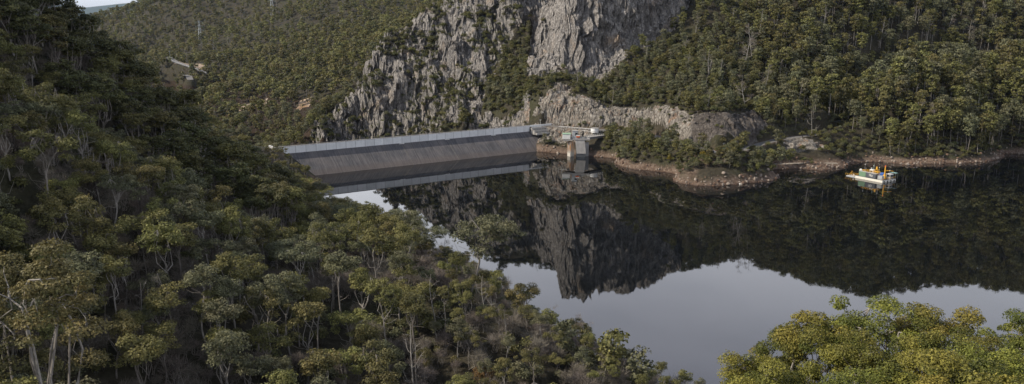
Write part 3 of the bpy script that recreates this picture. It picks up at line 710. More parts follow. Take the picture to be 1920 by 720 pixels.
def bush(seed, H=4.0, R=2.2, n=7, leafn=60, leafs=.4):
    T = Tree(seed); r = T.r
    for i in range(n):
        a = i * 2.4; q = R * .65 * (i / n) ** .5; c = (q * math.cos(a), q * math.sin(a), H * (.45 + .4 * r.random() * (1 - q / R)) + .2)
        if i % 2 == 0: T.limb((0, 0, -.5), c, .09, .03, .1, 2, 4)
        T.puff(c, (R * .5, R * .5, H * .3), leafn, leafs, up=.4)
    return T
def twig_bush(seed, H=4.5, R=2.6, n=9, k=85, L=1.15, wid=.03):
    T = Tree(seed); r = T.r
    for i in range(n):
        a = i * 2.4; q = R * .7 * ((i + .3) / n) ** .5; c = Vector((q * math.cos(a), q * math.sin(a), H * (.5 + .4 * r.random() * (1 - .5 * q / R))))
        T.limb((q * .15 * math.cos(a), q * .15 * math.sin(a), -.6), c, .10, .035, .12, 3, 4)
        T.twigs(c, (R * .42, R * .42, H * .25), k, L, wid)
    return T
def snag(seed, H=15.0, n=7, trunk=.2, twiggy=0):
    """dead or leafless tree: pale bare trunk with crooked limbs"""
    T = Tree(seed); r = T.r; p = T.limb((0, 0, -1.5), (r.normal(0, 1), r.normal(0, 1), H), trunk, .04, .03, 7, 6)
    for i in range(n):
        t = .35 + .6 * i / n; q = Vector(p[int(t * 7)]); a = r.random() * 2 * PI; L = H * (.13 + .17 * r.random()) * (1.25 - t)
        e = q + Vector((L * math.cos(a), L * math.sin(a), L * (.35 + .9 * r.random()))); pp = T.limb(q, e, trunk * .42 * (1.1 - t), .03, .16, 4, 4)
        for k in range(2 + twiggy):
            b = a + r.normal(0, .9); s0 = Vector(pp[2 + k % 2]); l = L * .45
            e2 = s0 + Vector((l * math.cos(b), l * math.sin(b), l * (.3 + r.random())))
            T.limb(s0, e2, .045, .015, .14, 3, 3)
            if twiggy: T.twigs(e2, (.8, .8, .6), 40, .7, .014)
    return T

# tree shapes, shared by every copy
def kinds(pref, makers, mw, ml, both=True):
    out = []
    for i, T in enumerate(makers):
        out.append(dict(H=max(v[2] for v in (T.w.V if not T.LV else np.concatenate(T.LV)[::7])), wood=T.wood_mesh(pref + '_trunk', mw[i % len(mw)]), leaf=T.leaf_mesh(pref + '_crown', ml[i % len(ml)]), both=T.both(pref, mw[i % len(mw)], ml[i % len(ml)]) if both else None))
    return out
K = {}
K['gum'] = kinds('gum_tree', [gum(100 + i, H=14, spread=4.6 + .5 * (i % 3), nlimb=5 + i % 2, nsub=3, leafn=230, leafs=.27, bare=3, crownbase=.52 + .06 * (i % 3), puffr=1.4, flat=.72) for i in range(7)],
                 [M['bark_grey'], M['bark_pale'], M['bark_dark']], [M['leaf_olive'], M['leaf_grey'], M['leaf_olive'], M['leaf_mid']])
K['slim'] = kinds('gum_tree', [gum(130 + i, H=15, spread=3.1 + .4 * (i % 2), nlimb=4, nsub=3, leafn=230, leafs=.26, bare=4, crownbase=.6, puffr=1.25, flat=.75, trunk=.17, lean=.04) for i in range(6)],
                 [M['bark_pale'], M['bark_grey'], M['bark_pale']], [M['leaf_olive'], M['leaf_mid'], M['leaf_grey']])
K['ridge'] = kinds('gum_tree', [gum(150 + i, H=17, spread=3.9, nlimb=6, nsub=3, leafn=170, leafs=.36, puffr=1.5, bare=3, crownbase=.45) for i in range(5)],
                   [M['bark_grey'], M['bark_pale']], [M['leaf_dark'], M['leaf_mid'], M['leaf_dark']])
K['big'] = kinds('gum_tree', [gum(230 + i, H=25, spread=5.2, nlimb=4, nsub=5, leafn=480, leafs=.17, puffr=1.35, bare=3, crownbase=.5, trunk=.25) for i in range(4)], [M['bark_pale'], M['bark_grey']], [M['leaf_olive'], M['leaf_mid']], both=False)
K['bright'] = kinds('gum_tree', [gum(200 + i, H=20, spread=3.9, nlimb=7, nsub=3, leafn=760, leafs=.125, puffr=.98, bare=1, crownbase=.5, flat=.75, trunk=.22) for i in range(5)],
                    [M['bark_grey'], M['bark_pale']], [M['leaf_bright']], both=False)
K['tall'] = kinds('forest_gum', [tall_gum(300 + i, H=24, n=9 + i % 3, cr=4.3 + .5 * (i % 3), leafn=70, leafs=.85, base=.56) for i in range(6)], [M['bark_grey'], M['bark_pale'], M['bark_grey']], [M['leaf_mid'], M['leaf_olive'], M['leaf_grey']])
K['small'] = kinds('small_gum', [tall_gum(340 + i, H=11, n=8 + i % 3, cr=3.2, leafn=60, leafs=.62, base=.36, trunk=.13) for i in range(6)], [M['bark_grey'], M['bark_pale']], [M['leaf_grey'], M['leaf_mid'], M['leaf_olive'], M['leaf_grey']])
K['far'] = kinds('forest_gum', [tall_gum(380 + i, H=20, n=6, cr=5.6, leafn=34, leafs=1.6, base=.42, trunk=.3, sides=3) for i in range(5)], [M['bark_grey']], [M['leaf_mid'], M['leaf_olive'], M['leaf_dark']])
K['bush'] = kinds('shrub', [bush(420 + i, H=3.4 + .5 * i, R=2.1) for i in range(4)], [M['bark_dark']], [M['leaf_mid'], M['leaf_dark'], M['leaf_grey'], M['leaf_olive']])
K['gold'] = kinds('shrub', [bush(440 + i, H=6, R=2.3, n=9) for i in range(2)], [M['bark_dark']], [M['leaf_gold']])
K['rust'] = kinds('shrub', [bush(450, H=5, R=2.6, n=9, leafn=110, leafs=.28)], [M['bark_dark']], [M['leaf_rust']])
K['twig'] = kinds('bare_shrub', [twig_bush(460 + i, H=4.5 + .8 * i) for i in range(4)], [M['bark_grey']], [M['twig_grey']])
K['snag'] = kinds('dead_tree', [snag(480 + i, H=15, n=8 + i % 3, twiggy=i % 2) for i in range(6)], [M['bark_pale']], [M['twig_grey']])
for k_ in K.values():
    for d_ in k_: d_['H'] = float(d_['H'])

# ---- where they grow
def scatter(x0, x1, y0, y1, s, seed):
    r = np.random.default_rng(seed); nx, ny = int((x1 - x0) / s), int((y1 - y0) / s)
    X, Y = np.meshgrid(np.arange(nx), np.arange(ny)); X = X + (Y % 2) * .5
    x = x0 + (X.ravel() + .5 + r.uniform(-.42, .42, X.size)) * s; y = y0 + (Y.ravel() + .5 + r.uniform(-.42, .42, X.size)) * s
    return x, y, r
def cone(x, y, mx=70): return np.abs(x) < y * .70 + mx
def height(x, y): return h_at(x, y)
DAMC = [(-160, 425), (-125, 435), (-115, 420), (-20, 505), (14, 528), (40, 556), (10, 572), (-120, 475), (-165, 455)]
def open_ground(x, y, z, road=5.0, rockmax=.3, zmin=1.8):
    ok = (z > zmin)
    for pts, w in ((ROAD, road), (LOW, 3.5), (RD2, 8), (RD3, 7)):
        d, _ = line_d(x, y, pts); ok &= d > w
    ok &= poly_sd(x, y, DAMC) > 0
    ok &= rock_mask(x, y) < rockmax
    ok &= poly_sd(x, y, [(34, 500), (57, 500), (61, 530), (30, 546)]) > 0
    return ok
def near_bank(x, y): return (x < 66 - .0 * y) & (y < 445 - .0 * x) & ~((x > 20) & (y < 130)) & (x < np.interp(y, (0, 158, 176, 205, 245, 275, 330, 375, 415, 446), (60, 47, 27, 14, -3, -19, -58, -83, -103, -120)))
PL = []                                # (kind, variant, x, y, z, height, rot)
def put(kind, x, y, z, Hh, rot): 
    for i in range(len(x)): PL.append((kind, int(RNG.integers(len(K[kind]))), float(x[i]), float(y[i]), float(z[i]), float(Hh[i]), float(rot[i])))
def clear_near(x, y, z, h):            # nothing grows up through the survey position's open foreground
    return ~((np.hypot(x, y) < 55) & (z + h > 60))
# near bank, open crowned gums
x, y, r = scatter(-330, 66, 55, 450, 6.3, 1); z = height(x, y)
ok = near_bank(x, y) & cone(x, y, 30) & open_ground(x, y, z, zmin=.8) & (y > 78)
ok &= r.random(len(x)) < np.where(fbm(x / 30, y / 30, seed=14) > -.35, .96, .55) * np.where((y < 185) & (x > -.42 * y), .86, 1.0)
x, y, z = x[ok], y[ok], z[ok]; ridge = (y > 205 - .1 * x) & (x < -.28 * y) & (y < 292)
sh_x = np.interp(y, (0, 158, 176, 205, 245, 275, 330, 375, 415, 446), (60, 47, 27, 14, -3, -19, -58, -83, -103, -120)); edge = np.where(sh_x - x < 34, .8, 1.0)
edge = edge * np.where(y > 270, .85, 1.0)
hh = edge * np.where(ridge, 17, np.where(x > -.12 * y, 7.0, 11.5)) * r.uniform(.75, 1.2, len(x)); rot = r.uniform(0, 6.28, len(x))
put('ridge', x[ridge], y[ridge], z[ridge] - .3, hh[ridge], rot[ridge]); q = ~ridge; sl = q & ((r.random(len(x)) < .35) | ((y < 190) & (x > -.45 * y) & (r.random(len(x)) < .75))); q = q & ~sl
put('gum', x[q], y[q], z[q] - .3, hh[q], rot[q]); put('slim', x[sl], y[sl], z[sl] - .3, hh[sl] * 1.28, rot[sl])
NEARB = len(PL)
# headland
x, y, r = scatter(55, 200, 412, 530, 4.6, 2); z = height(x, y)
dr, _ = line_d(x, y, ROAD); side = np.zeros(len(x), bool)
hd = [(62, 526), (82, 520), (91, 488), (101.5, 461), (112, 444), (135, 447), (152, 470), (163, 484), (170, 474), (165, 455), (150, 436), (130, 424), (112, 424), (96, 444), (82, 470), (68, 500)]
ok = (poly_sd(x, y, hd) < 0) & open_ground(x, y, z, 4.2, zmin=3.0) & (r.random(len(x)) < .62)
x, y, z = x[ok], y[ok], z[ok]; put('small', x, y, z - .2, r.uniform(5.0, 10.5, len(x)), r.uniform(0, 6.28, len(x)))
# right hill and everything behind
x, y, r = scatter(-40, 640, 425, 860, 6.4, 3); z = height(x, y)
behind, _ = line_d(x, y, ROAD)
ok = cone(x, y, 60) & open_ground(x, y, z, 6, zmin=2.4) & (poly_sd(x, y, hd) > 0) & ~near_bank(x, y) & (y > 470 - .0 * x) & (z > 2.4)
ok &= poly_sd(x, y, [(150, 430), (162, 500), (200, 512), (232, 492), (200, 470)]) > 0
ok &= r.random(len(x)) < .93
x, y, z = x[ok], y[ok], z[ok]
u_ = 960 + 1500 * x / y
spur = sstep(1390, 1480, u_ + 40 * fbm(x / 40, y / 40, seed=66)); hh = (9.5 * (1 - spur) + 20.5 * spur) * r.uniform(.62, 1.28, len(x)) * (1 + .18 * fbm(x / 35, y / 35, seed=67)); rot = r.uniform(0, 6.28, len(x))
t_ = spur > .5; put('tall', x[t_], y[t_], z[t_] - .3, hh[t_], rot[t_]); t_ = ~t_; hh[t_] *= np.where(u_[t_] < 1120, .75, 1.0); put('small', x[t_], y[t_], z[t_] - .3, hh[t_], rot[t_])
# far slopes
for (a0, a1, b0, b1, s, sd_) in ((-340, 0, 520, 860, 8.0, 4), (-900, 640, 860, 1300, 10.5, 5), (-1500, 900, 1300, 2300, 14, 6)):
    x, y, r = scatter(a0, a1, b0, b1, s, sd_); z = height(x, y)
    ok = cone(x, y, 60) & open_ground(x, y, z, 6, zmin=-65) & ~near_bank(x, y) & (poly_sd(x, y, DAMC) > 4) & (r.random(len(x)) < .94)
    x_, y_, z_ = x, y, z
    for d_ in farcut: pass
    fcv = np.zeros(len(x))
    for poly in ([(p[0], p[1]) for p in [at_y(u, 118, 1200) + np.array((0, dy, 0)) for u, dy in ((324, -60), (378, -70), (378, 26), (350, 34), (324, 20))]],
                 [tuple(at_y(u, v, Y)[:2]) for u, v, Y in ((546, 168, 825), (580, 166, 825), (580, 150, 908), (556, 150, 908))], [tuple(at_y(u, v, Y)[:2]) for u, v, Y in ((438, 164, 900), (507, 160, 900), (507, 150, 952), (438, 154, 952))]):
        fcv = np.maximum(fcv, poly_sd(x, y, poly) < 0)
    ok &= np.maximum.reduce([poly_sd(x, y, [(p[0], p[1]) for p in [at_y(u, 118, 1200) + np.array((0, dy, 0)) for u, dy in ((326, -4), (374, -12), (376, 20), (350, 28), (326, 14))]]) > 0])
    cl = [tuple(at_y(u, v, Y)[:2]) for u, v, Y in ((470, 22, 1530), (452, 36, 1500), (505, 8, 1600), (560, -6, 1650), (640, -10, 1650), (600, 6, 1600), (520, 26, 1560))]
    cut_ = (poly_sd(x, y, cl) < 0) if b0 > 1200 else np.zeros(len(x), bool)
    sc = np.where(cut_, .3, np.where(fcv > 0, .33, 1.0))
    x, y, z, sc = x[ok], y[ok], z[ok], sc[ok]
    put('far' if b0 > 600 else 'small', x, y, z - .3, (15 if b0 < 600 else 17) * r.uniform(.6, 1.25, len(x)) * sc * (.8 if b0 < 600 else 1), r.uniform(0, 6.28, len(x)))
x, y, r = scatter(0, 640, 480, 860, 26, 21); z = height(x, y); ok = cone(x, y, 60) & open_ground(x, y, z, 6, zmin=4); put('snag', x[ok], y[ok], z[ok], r.uniform(12, 24, ok.sum()) * np.where(x[ok] / y[ok] > .28, 1.1, .7), r.uniform(0, 6.28, ok.sum()))
x, y, r = scatter(-900, 300, 860, 1700, 60, 22); z = height(x, y); ok = cone(x, y, 60); put('snag', x[ok], y[ok], z[ok], r.uniform(16, 26, ok.sum()), r.uniform(0, 6.28, ok.sum()))
x, y, r = scatter(-280, 50, 80, 440, 19, 23); z = height(x, y); ok = near_bank(x, y) & cone(x, y, 20) & (z > 1); put('snag', x[ok], y[ok], z[ok], r.uniform(7, 13, ok.sum()), r.uniform(0, 6.28, ok.sum()))
x, y, r = scatter(0, 125, 455, 575, 3.2, 24); z = height(x, y); rr_ = rock_mask(x, y); dd_, _ = line_d(x, y, ROAD); ok = (rr_ > .3) & (dd_ > 5) & (z > 13) & (r.random(len(x)) < .22); put('bush', x[ok], y[ok], z[ok] - .3, r.uniform(1.2, 3.4, ok.sum()), r.uniform(0, 6.28, ok.sum()))
# scrub on the mountain ledges, on the bank and under the trees
def u__(x, y): return 960 + 1500 * x / y
def near_rock_veg(x, y): 
    i = np.clip(np.searchsorted(XS, x), 0, NX - 1); j = np.clip(np.searchsorted(YS, y), 0, NY - 1); return veg.reshape(NY, NX)[j, i], rk.reshape(NY, NX)[j, i]
x, y, r = scatter(-170, 160, 576, 740, 2.9, 7); z = height(x, y); vv, rr = near_rock_veg(x, y)
ok = (rr > .3) & (vv > .42) & (r.random(len(x)) < .85); put('bush', x[ok], y[ok], z[ok] - .5, r.uniform(1.8, 6.0, ok.sum()), r.uniform(0, 6.28, ok.sum()))
ok = (rr <= .3) & open_ground(x, y, z, 4) & (r.random(len(x)) < .9) & (u__(x, y) < 1130)
put('bush', x[ok], y[ok], z[ok] - .4, r.uniform(2.2, 5.5, ok.sum()), r.uniform(0, 6.28, ok.sum()))
x, y, r = scatter(0, 640, 425, 620, 3.1, 8); z = height(x, y)
ok = cone(x, y) & open_ground(x, y, z, 3.6, zmin=2.2) & (r.random(len(x)) < .75); put('bush', x[ok], y[ok], z[ok] - .2, r.uniform(1.8, 5.0, ok.sum()), r.uniform(0, 6.28, ok.sum()))
x, y, r = scatter(-300, 66, 70, 450, 2.9, 9); z = height(x, y)
ok = near_bank(x, y) & cone(x, y, 20) & open_ground(x, y, z, zmin=1.0) & (r.random(len(x)) < .62) & (y > 85)
x, y, z = x[ok], y[ok], z[ok]; tw = fbm(x / 16, y / 16, seed=31) + np.where(x > -.1 * y, .12, 0) > -.02
put('twig', x[tw], y[tw], z[tw] - .3, r.uniform(2.8, 6.2, tw.sum()), r.uniform(0, 6.28, tw.sum())); q = ~tw; put('bush', x[q], y[q], z[q] - .3, r.uniform(1.6, 4.0, q.sum()), r.uniform(0, 6.28, q.sum()))
# broken stone along the drawn-down shore
def rubble(seed):
    T = Tree(seed); n1, n2 = 8, 5; V_ = []; sc = T.r.uniform(.6, 1.3, 3)
    for j in range(n2 + 1):
        for i in range(n1):
            a = 2 * PI * i / n1 + T.r.normal(0, .12); b_ = PI * j / n2; q = T.r.uniform(.75, 1.1); V_.append((math.sin(b_) * math.cos(a) * q * sc[0] * .5, math.sin(b_) * math.sin(a) * q * sc[1] * .5, .3 + math.cos(b_) * q * sc[2] * .4))
    T.w.add(V_, [(j * n1 + i, (j + 1) * n1 + i, (j + 1) * n1 + (i + 1) % n1, j * n1 + (i + 1) % n1) for j in range(n2) for i in range(n1)]); return T
M['stone_pale'] = concrete('shore_stone', (.20, .16, .13), (.40, .34, .28), .3); M['stone_red'] = concrete('red_shore_stone', (.12, .075, .05), (.22, .14, .10), .3)
K['rubble'] = [dict(H=1.0, both=T.both('rubble', (M['stone_pale'], M['stone_red'])[i % 2], M['stone_pale'])) for i, T in enumerate([rubble(600 + i) for i in range(6)])]
x, y, r = scatter(10, 420, 405, 560, 1.5, 12); z = height(x, y); ok = (z > -.1) & (z < 5.5 - 2.5 * (r.random(len(x)))) & (r.random(len(x)) < .55) & ~near_bank(x, y)
for pts in (ROAD, LOW): d_, _ = line_d(x, y, pts); ok &= d_ > 3.5
ok &= poly_sd(x, y, DAMC) > 0
put('rubble', x[ok], y[ok], z[ok] - .15, r.uniform(.4, 1.7, ok.sum()) ** 1.3, r.uniform(0, 6.28, ok.sum()))
print('plants', len(PL))

# which of them show, and how large (rays over the ground sheet, then crowns ordered by nearness)
PA = np.array([(p[2], p[3], p[4], p[5]) for p in PL]); kind_of = np.array([p[0] for p in PL])
top = PA[:, :3] + np.array([0, 0, 1]) * (PA[:, 3] * .85)[:, None]
pu, pv = project(top); size = 1500 * PA[:, 3] / np.maximum(PA[:, 1], 1)
vis = (pu > -20) & (pu < 1940) & (pv > -25) & (pv < 745) & (PA[:, 1] > 40)
for t in np.linspace(.12, .97, 60):
    vis &= (H_CAM + (top[:, 2] - H_CAM) * t) > h_at(top[:, 0] * t, top[:, 1] * t)
# ---- hand placed plants
HP = []
def plant(kind, u, v, Y, Hh, label, name, group=None, var=None, rot=None, cat='tree'):
    """a tree whose top stands on the sight line (u, v) at distance Y"""
    p = at_y(u, v, Y); g = float(h_at(p[:1], p[1:2])[0])
    i = len(HP) if var is None else var
    HP.append(dict(kind=kind, var=i % len(K[kind]), loc=(p[0], p[1], (p[2] - Hh) if Hh > 0 else g), ground=g, H=abs(Hh) if Hh > 0 else p[2] - g, rot=(i * 1.7) if rot is None else rot, label=label, name=name, group=group, cat=cat))
def grow(name, kd, loc, H, rot, label, cat, group, leafname='crown'):
    d = K[kd[0]][kd[1]]; s = H / d['H']
    e = empty(name, loc, rot); e.scale = (s, s, s)
    link('trunk', d['wood'], e)
    if d['leaf']: link(leafname, d['leaf'], e)
    return tag(e, label, cat, group)
BR = [(1398, 692, 92), (1448, 668, 84), (1500, 632, 78), (1548, 580, 74), (1580, 640, 68), (1640, 622, 66), (1705, 538, 76), (1672, 640, 60), (1745, 612, 64), (1802, 568, 72), (1835, 618, 62), (1890, 588, 70), (1940, 600, 66), (1905, 650, 54), (1780, 655, 52), (1615, 690, 54), (1515, 700, 60), (1700, 700, 48), (1850, 705, 48), (1440, 712, 68)]
BRL = ['low domed crown at the water end of the bright gum grove', 'rounded bright gum second from the water end of the sunny grove', 'sunny gum whose crown steps up from the grove edge toward a lone head',
       'bright gum with a detached airy head over the pale water', 'broad yellow-green gum just behind the airy headed one', 'dense bright gum between the airy head and the tall twin heads', 'tallest bright gum, its open top standing over the lake reflections',
       'low full crown tucked under the tallest bright gum', 'leafy bright gum shouldering the tallest one', 'wide domed bright gum forming the second summit of the sunny grove', 'yellow-green gum filling the dip below the wide dome',
       'open crowned gum with sky-lit gaps at the far end of the grove', 'bright gum cut by the frame edge at lake level', 'dense gum below the open crowned one at the grove end', 'full bright crown in the lowest row under the wide dome',
       'bright crown low in the grove with dark gaps beside its trunk', 'small bright crown at the bottom edge near the water end', 'bright crown at the very bottom middle of the grove', 'bright crown at the very bottom below the open crowned gum', 'bottom edge sapling of the grove touching the open water']
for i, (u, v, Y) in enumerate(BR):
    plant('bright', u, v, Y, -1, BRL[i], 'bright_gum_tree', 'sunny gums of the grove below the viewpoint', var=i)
# spur edge gums that stand out against the lake
plant('gum', 878, 402, 176, -1, 'spreading yellow-olive gum standing against white and black water', 'gum_tree', var=1)
plant('gum', 745, 362, 235, 12, 'flat topped gum leaning over the bright strip of water', 'gum_tree', var=3)
plant('gum', 655, 340, 290, 9, 'small flat crown overlapping the dam reflection', 'gum_tree', var=5)
plant('gum', 560, 284, 345, 14, 'airy gum in front of the pale end wall of the dam', 'gum_tree', var=2)
plant('gum', 590, 300, 330, 14, 'gum crown hiding the foot of the dam end', 'gum_tree', var=0)
plant('gum', 535, 300, 352, 13, 'dense gum touching the corner of the dam wall', 'gum_tree', var=3)
plant('gum', 572, 315, 338, 14, 'olive gum in front of the lower corner of the dam face', 'gum_tree', var=6)
plant('gum', 606, 335, 318, 12, 'rounded gum where the dam face dips into the lake', 'gum_tree', var=4)
plant('gum', 628, 350, 300, 11, 'yellow-olive gum at the start of the bright water strip', 'gum_tree', var=2)
plant('gum', 705, 372, 262, 11, 'leaning gum half way along the bright water strip', 'gum_tree', var=5)
plant('gum', 800, 425, 212, 11, 'gum with thin crown before the reflected crags', 'gum_tree', var=1)
plant('gum', 920, 480, 185, 9, 'small leaning gum at the water below the spreading yellow-olive one', 'gum_tree', var=4)
plant('gum', 985, 525, 172, -1, 'olive gum on the spur edge above the bare rocks', 'gum_tree', var=6)
plant('small', 1150, 612, 150, -1, 'dark rounded bush-like tree at the point, brown in its middle', 'gum_tree', var=2)
plant('small', 1100, 615, 162, -1, 'golden topped small gum behind the dark rounded tree at the point', 'gum_tree', var=1)
plant('small', 1200, 650, 148, -1, 'dark low tree at the tip of the point, beside open water', 'gum_tree', var=0)
plant('small', 1060, 600, 158, -1, 'young green gum near the point, over the rocks', 'gum_tree', var=4)
plant('rust', 905, 580, 140, 5, 'rust brown dying shrub among grey bushes on the spur', 'rust_shrub', cat='shrub')
# corner gum with big pale forked trunk
plant('big', 30, 462, 78, -1, 'large gum with pale forked trunk and sunlit leaf heads', 'gum_tree', var=2, rot=1.0)
plant('big', 115, 500, 84, -1, 'broad gum with clustered leaf heads beside the pale forked one', 'gum_tree', var=3, rot=2.2)
for i, (u, v, Y, h, lb) in enumerate(((1318, 252, 445, 12, 'tall narrow headland gum beside the pole and the dark scar'), (1395, 262, 446, 12, 'grey-green headland gum just beyond the parked van'), (1412, 256, 452, 13.5, 'tallest rounded gum of the headland clump beyond the cars'),
        (1426, 258, 456, 13, 'full headland gum sharing its crown with the tallest one'), (1446, 266, 460, 12, 'loose headland gum between the tall clump and the track'), (1466, 266, 464, 12, 'headland gum above the start of the gravel track'), (1482, 271, 468, 10.5, 'last headland gum standing over the gravel track'),
        (1375, 285, 436, 9, 'short leafy gum in front of the parked cars, near the shore'), (1215, 245, 500, 10, 'pale green gum on the tower side of the headland'), (1265, 248, 472, 11, 'spreading grey-green gum in the middle of the headland'))):
    plant('small', u, v, Y, h, lb, 'small_gum_tree', var=i + 1)
SN = [(320, 130, 235, 14, 'bare white dead tree with one tall spike above the near ridge'), (135, 62, 205, 14, 'pale crooked dead tree against the dark ridge crowns'), (30, 8, 170, 15, 'tall bare pale trunk rising off the top of the ridge'),
      (455, 560, 112, 10, 'crooked pale dead tree with spreading lower limbs'), (765, 545, 135, 16, 'straight thin pale trunk with short side twigs on the dark bank'), (780, 560, 133, 15, 'second straight bare trunk close to the thin pale one'),
      (250, 470, 122, 12, 'dead forked tree among dark understorey'), (1395, 95, 575, 26, 'tall white dead gum standing out of the hill forest'), (1330, 135, 545, 20, 'slender white dead trunk in the hill forest above the cutting'), (1512, 85, 590, 24, 'pale spreading dead gum high on the forested hill'), (1350, 155, 540, 18, 'short grey dead trunk close to the slender white one')]
for i, (u, v, Y, h, lb) in enumerate(SN): plant('snag', u, v, Y, h, lb, 'dead_tree', var=i)
for i, (u, v, Y, lb) in enumerate(((1255, 292, 455, 'golden-orange shrub near the shore rocks of the headland'), (1318, 300, 436, 'brightest golden shrub on the headland tip'), (1332, 305, 434, 'smaller golden shrub beside the brightest one'), (1222, 285, 474, 'dull gold shrub on the headland slope'))):
    plant('gold', u, v, Y, 5.5, lb, 'golden_shrub', cat='shrub', var=i)
for d in HP:
    loc = d['loc']; kd = (d['kind'], d['var'])
    if d['loc'][2] > d['ground']: loc = (loc[0], loc[1], d['ground'] - .2); 
    else: loc = (loc[0], loc[1], d['ground'] - .2)
    grow(d['name'], kd, loc, max(d['H'] if d['H'] > 2 else 4, 3), d['rot'], d['label'], d['cat'], d['group'])

# ---- the largest visible of each kind become things of their own
def choose(kset, n, minsize=0):
    i = np.where(vis & np.isin(kind_of, kset) & (size > minsize))[0]; return i[np.argsort(-size[i])][:n]
iT = choose(['gum', 'slim', 'ridge', 'tall', 'small'], 262); iD = choose(['snag'], 40); iS = choose(['twig'], 150); iB = choose(['bush'], 130)
own = set(iD.tolist()) | set(iT.tolist()) | set(iS.tolist()) | set(iB.tolist())
ROWS = [(0, 'beside the white dead spike on the high ridge'), ]
def place_words(u, v, Y, x, y, z):
    if Y < 445 and near_bank(np.array([x]), np.array([y]))[0]:
        a = 'low on the bank' if v > 600 else 'on the dark bank' if v > 470 else 'on the mid slope' if v > 360 else 'on the upper slope' if v > 230 else 'on the high ridge'
        b = ('by the pale forked trunk' if v > 430 else 'at the frame side') if u < 150 else 'below the white dead spike' if u < 400 else 'in line with the dam end' if u < 600 else 'below the dam reflection' if u < 800 else 'near the white strip of water' if u < 960 else 'toward the point'
    elif poly_sd(np.array([x]), np.array([y]), hd)[0] < 1:
        a = 'on the headland'; b = 'near the intake tower' if u < 1200 else 'above the golden shrubs' if u < 1325 else 'by the parked cars' if u < 1400 else 'at the track end'
    elif Y > 520 and u < 1130:
        a = 'below the crags'; b = 'behind the dam crest' if u < 1000 else 'above the road cutting'
    else:
        a = 'over the clay shore' if z < 14 else 'in the spur forest' if z < 40 else 'high in the hill forest'; b = 'behind the dredging barge' if 1560 < u < 1720 else 'past the barge' if u >= 1720 else 'behind the headland road' if u > 1300 else 'above the pale cutting'
    return a, b
LOOK = {'gum': ('flat crowned olive gum', 'grey-green gum', 'many limbed olive gum', 'yellow-olive gum'), 'slim': ('slim pale trunked gum', 'narrow crowned gum', 'upright light barked gum'), 'snag': ('dead bare tree', 'leafless grey trunk'), 'ridge': ('dark ridge gum', 'loose dark gum', 'dense dark gum'), 'tall': ('slender bare stemmed gum', 'full crowned forest gum', 'long stemmed gum'), 'small': ('small grey-green gum', 'young rounded gum', 'compact olive gum'),
        'twig': ('leafless grey-brown shrub', 'twiggy mauve-grey shrub'), 'bush': ('green shrub', 'dark leafy shrub')}
NAME = {'gum': 'gum_tree', 'slim': 'gum_tree', 'snag': 'dead_tree', 'ridge': 'gum_tree', 'tall': 'forest_gum_tree', 'small': 'small_gum_tree', 'twig': 'bare_shrub', 'bush': 'leafy_shrub'}
seen_lab = {}
for i in sorted(own, key=lambda i: -size[i]):
    kd, vr, x, y, z, Hh, rot = PL[i]; u, v = float(pu[i]), float(pv[i]); a, b = place_words(u, v, y, x, y, z)
    key = (NAME[kd], kd, vr % len(LOOK[kd]), Hh > np.median(PA[kind_of == kd, 3]), a, b); seen_lab.setdefault(key, []).append(i)
for key, ids in seen_lab.items():
    nm, kd, lk, big, a, b = key; g = f"{LOOK[kd][lk]}s {a} {b}" if len(ids) > 1 else None
    for i in ids:
        _, vr, x, y, z, Hh, rot = PL[i]
        grow(nm, (kd, vr), (x, y, z), Hh, rot, f"{'tall' if big else 'short'} {LOOK[kd][lk]} {a}, {b}", 'tree' if nm.endswith('tree') else 'shrub', ('many ' + g) if g else None)

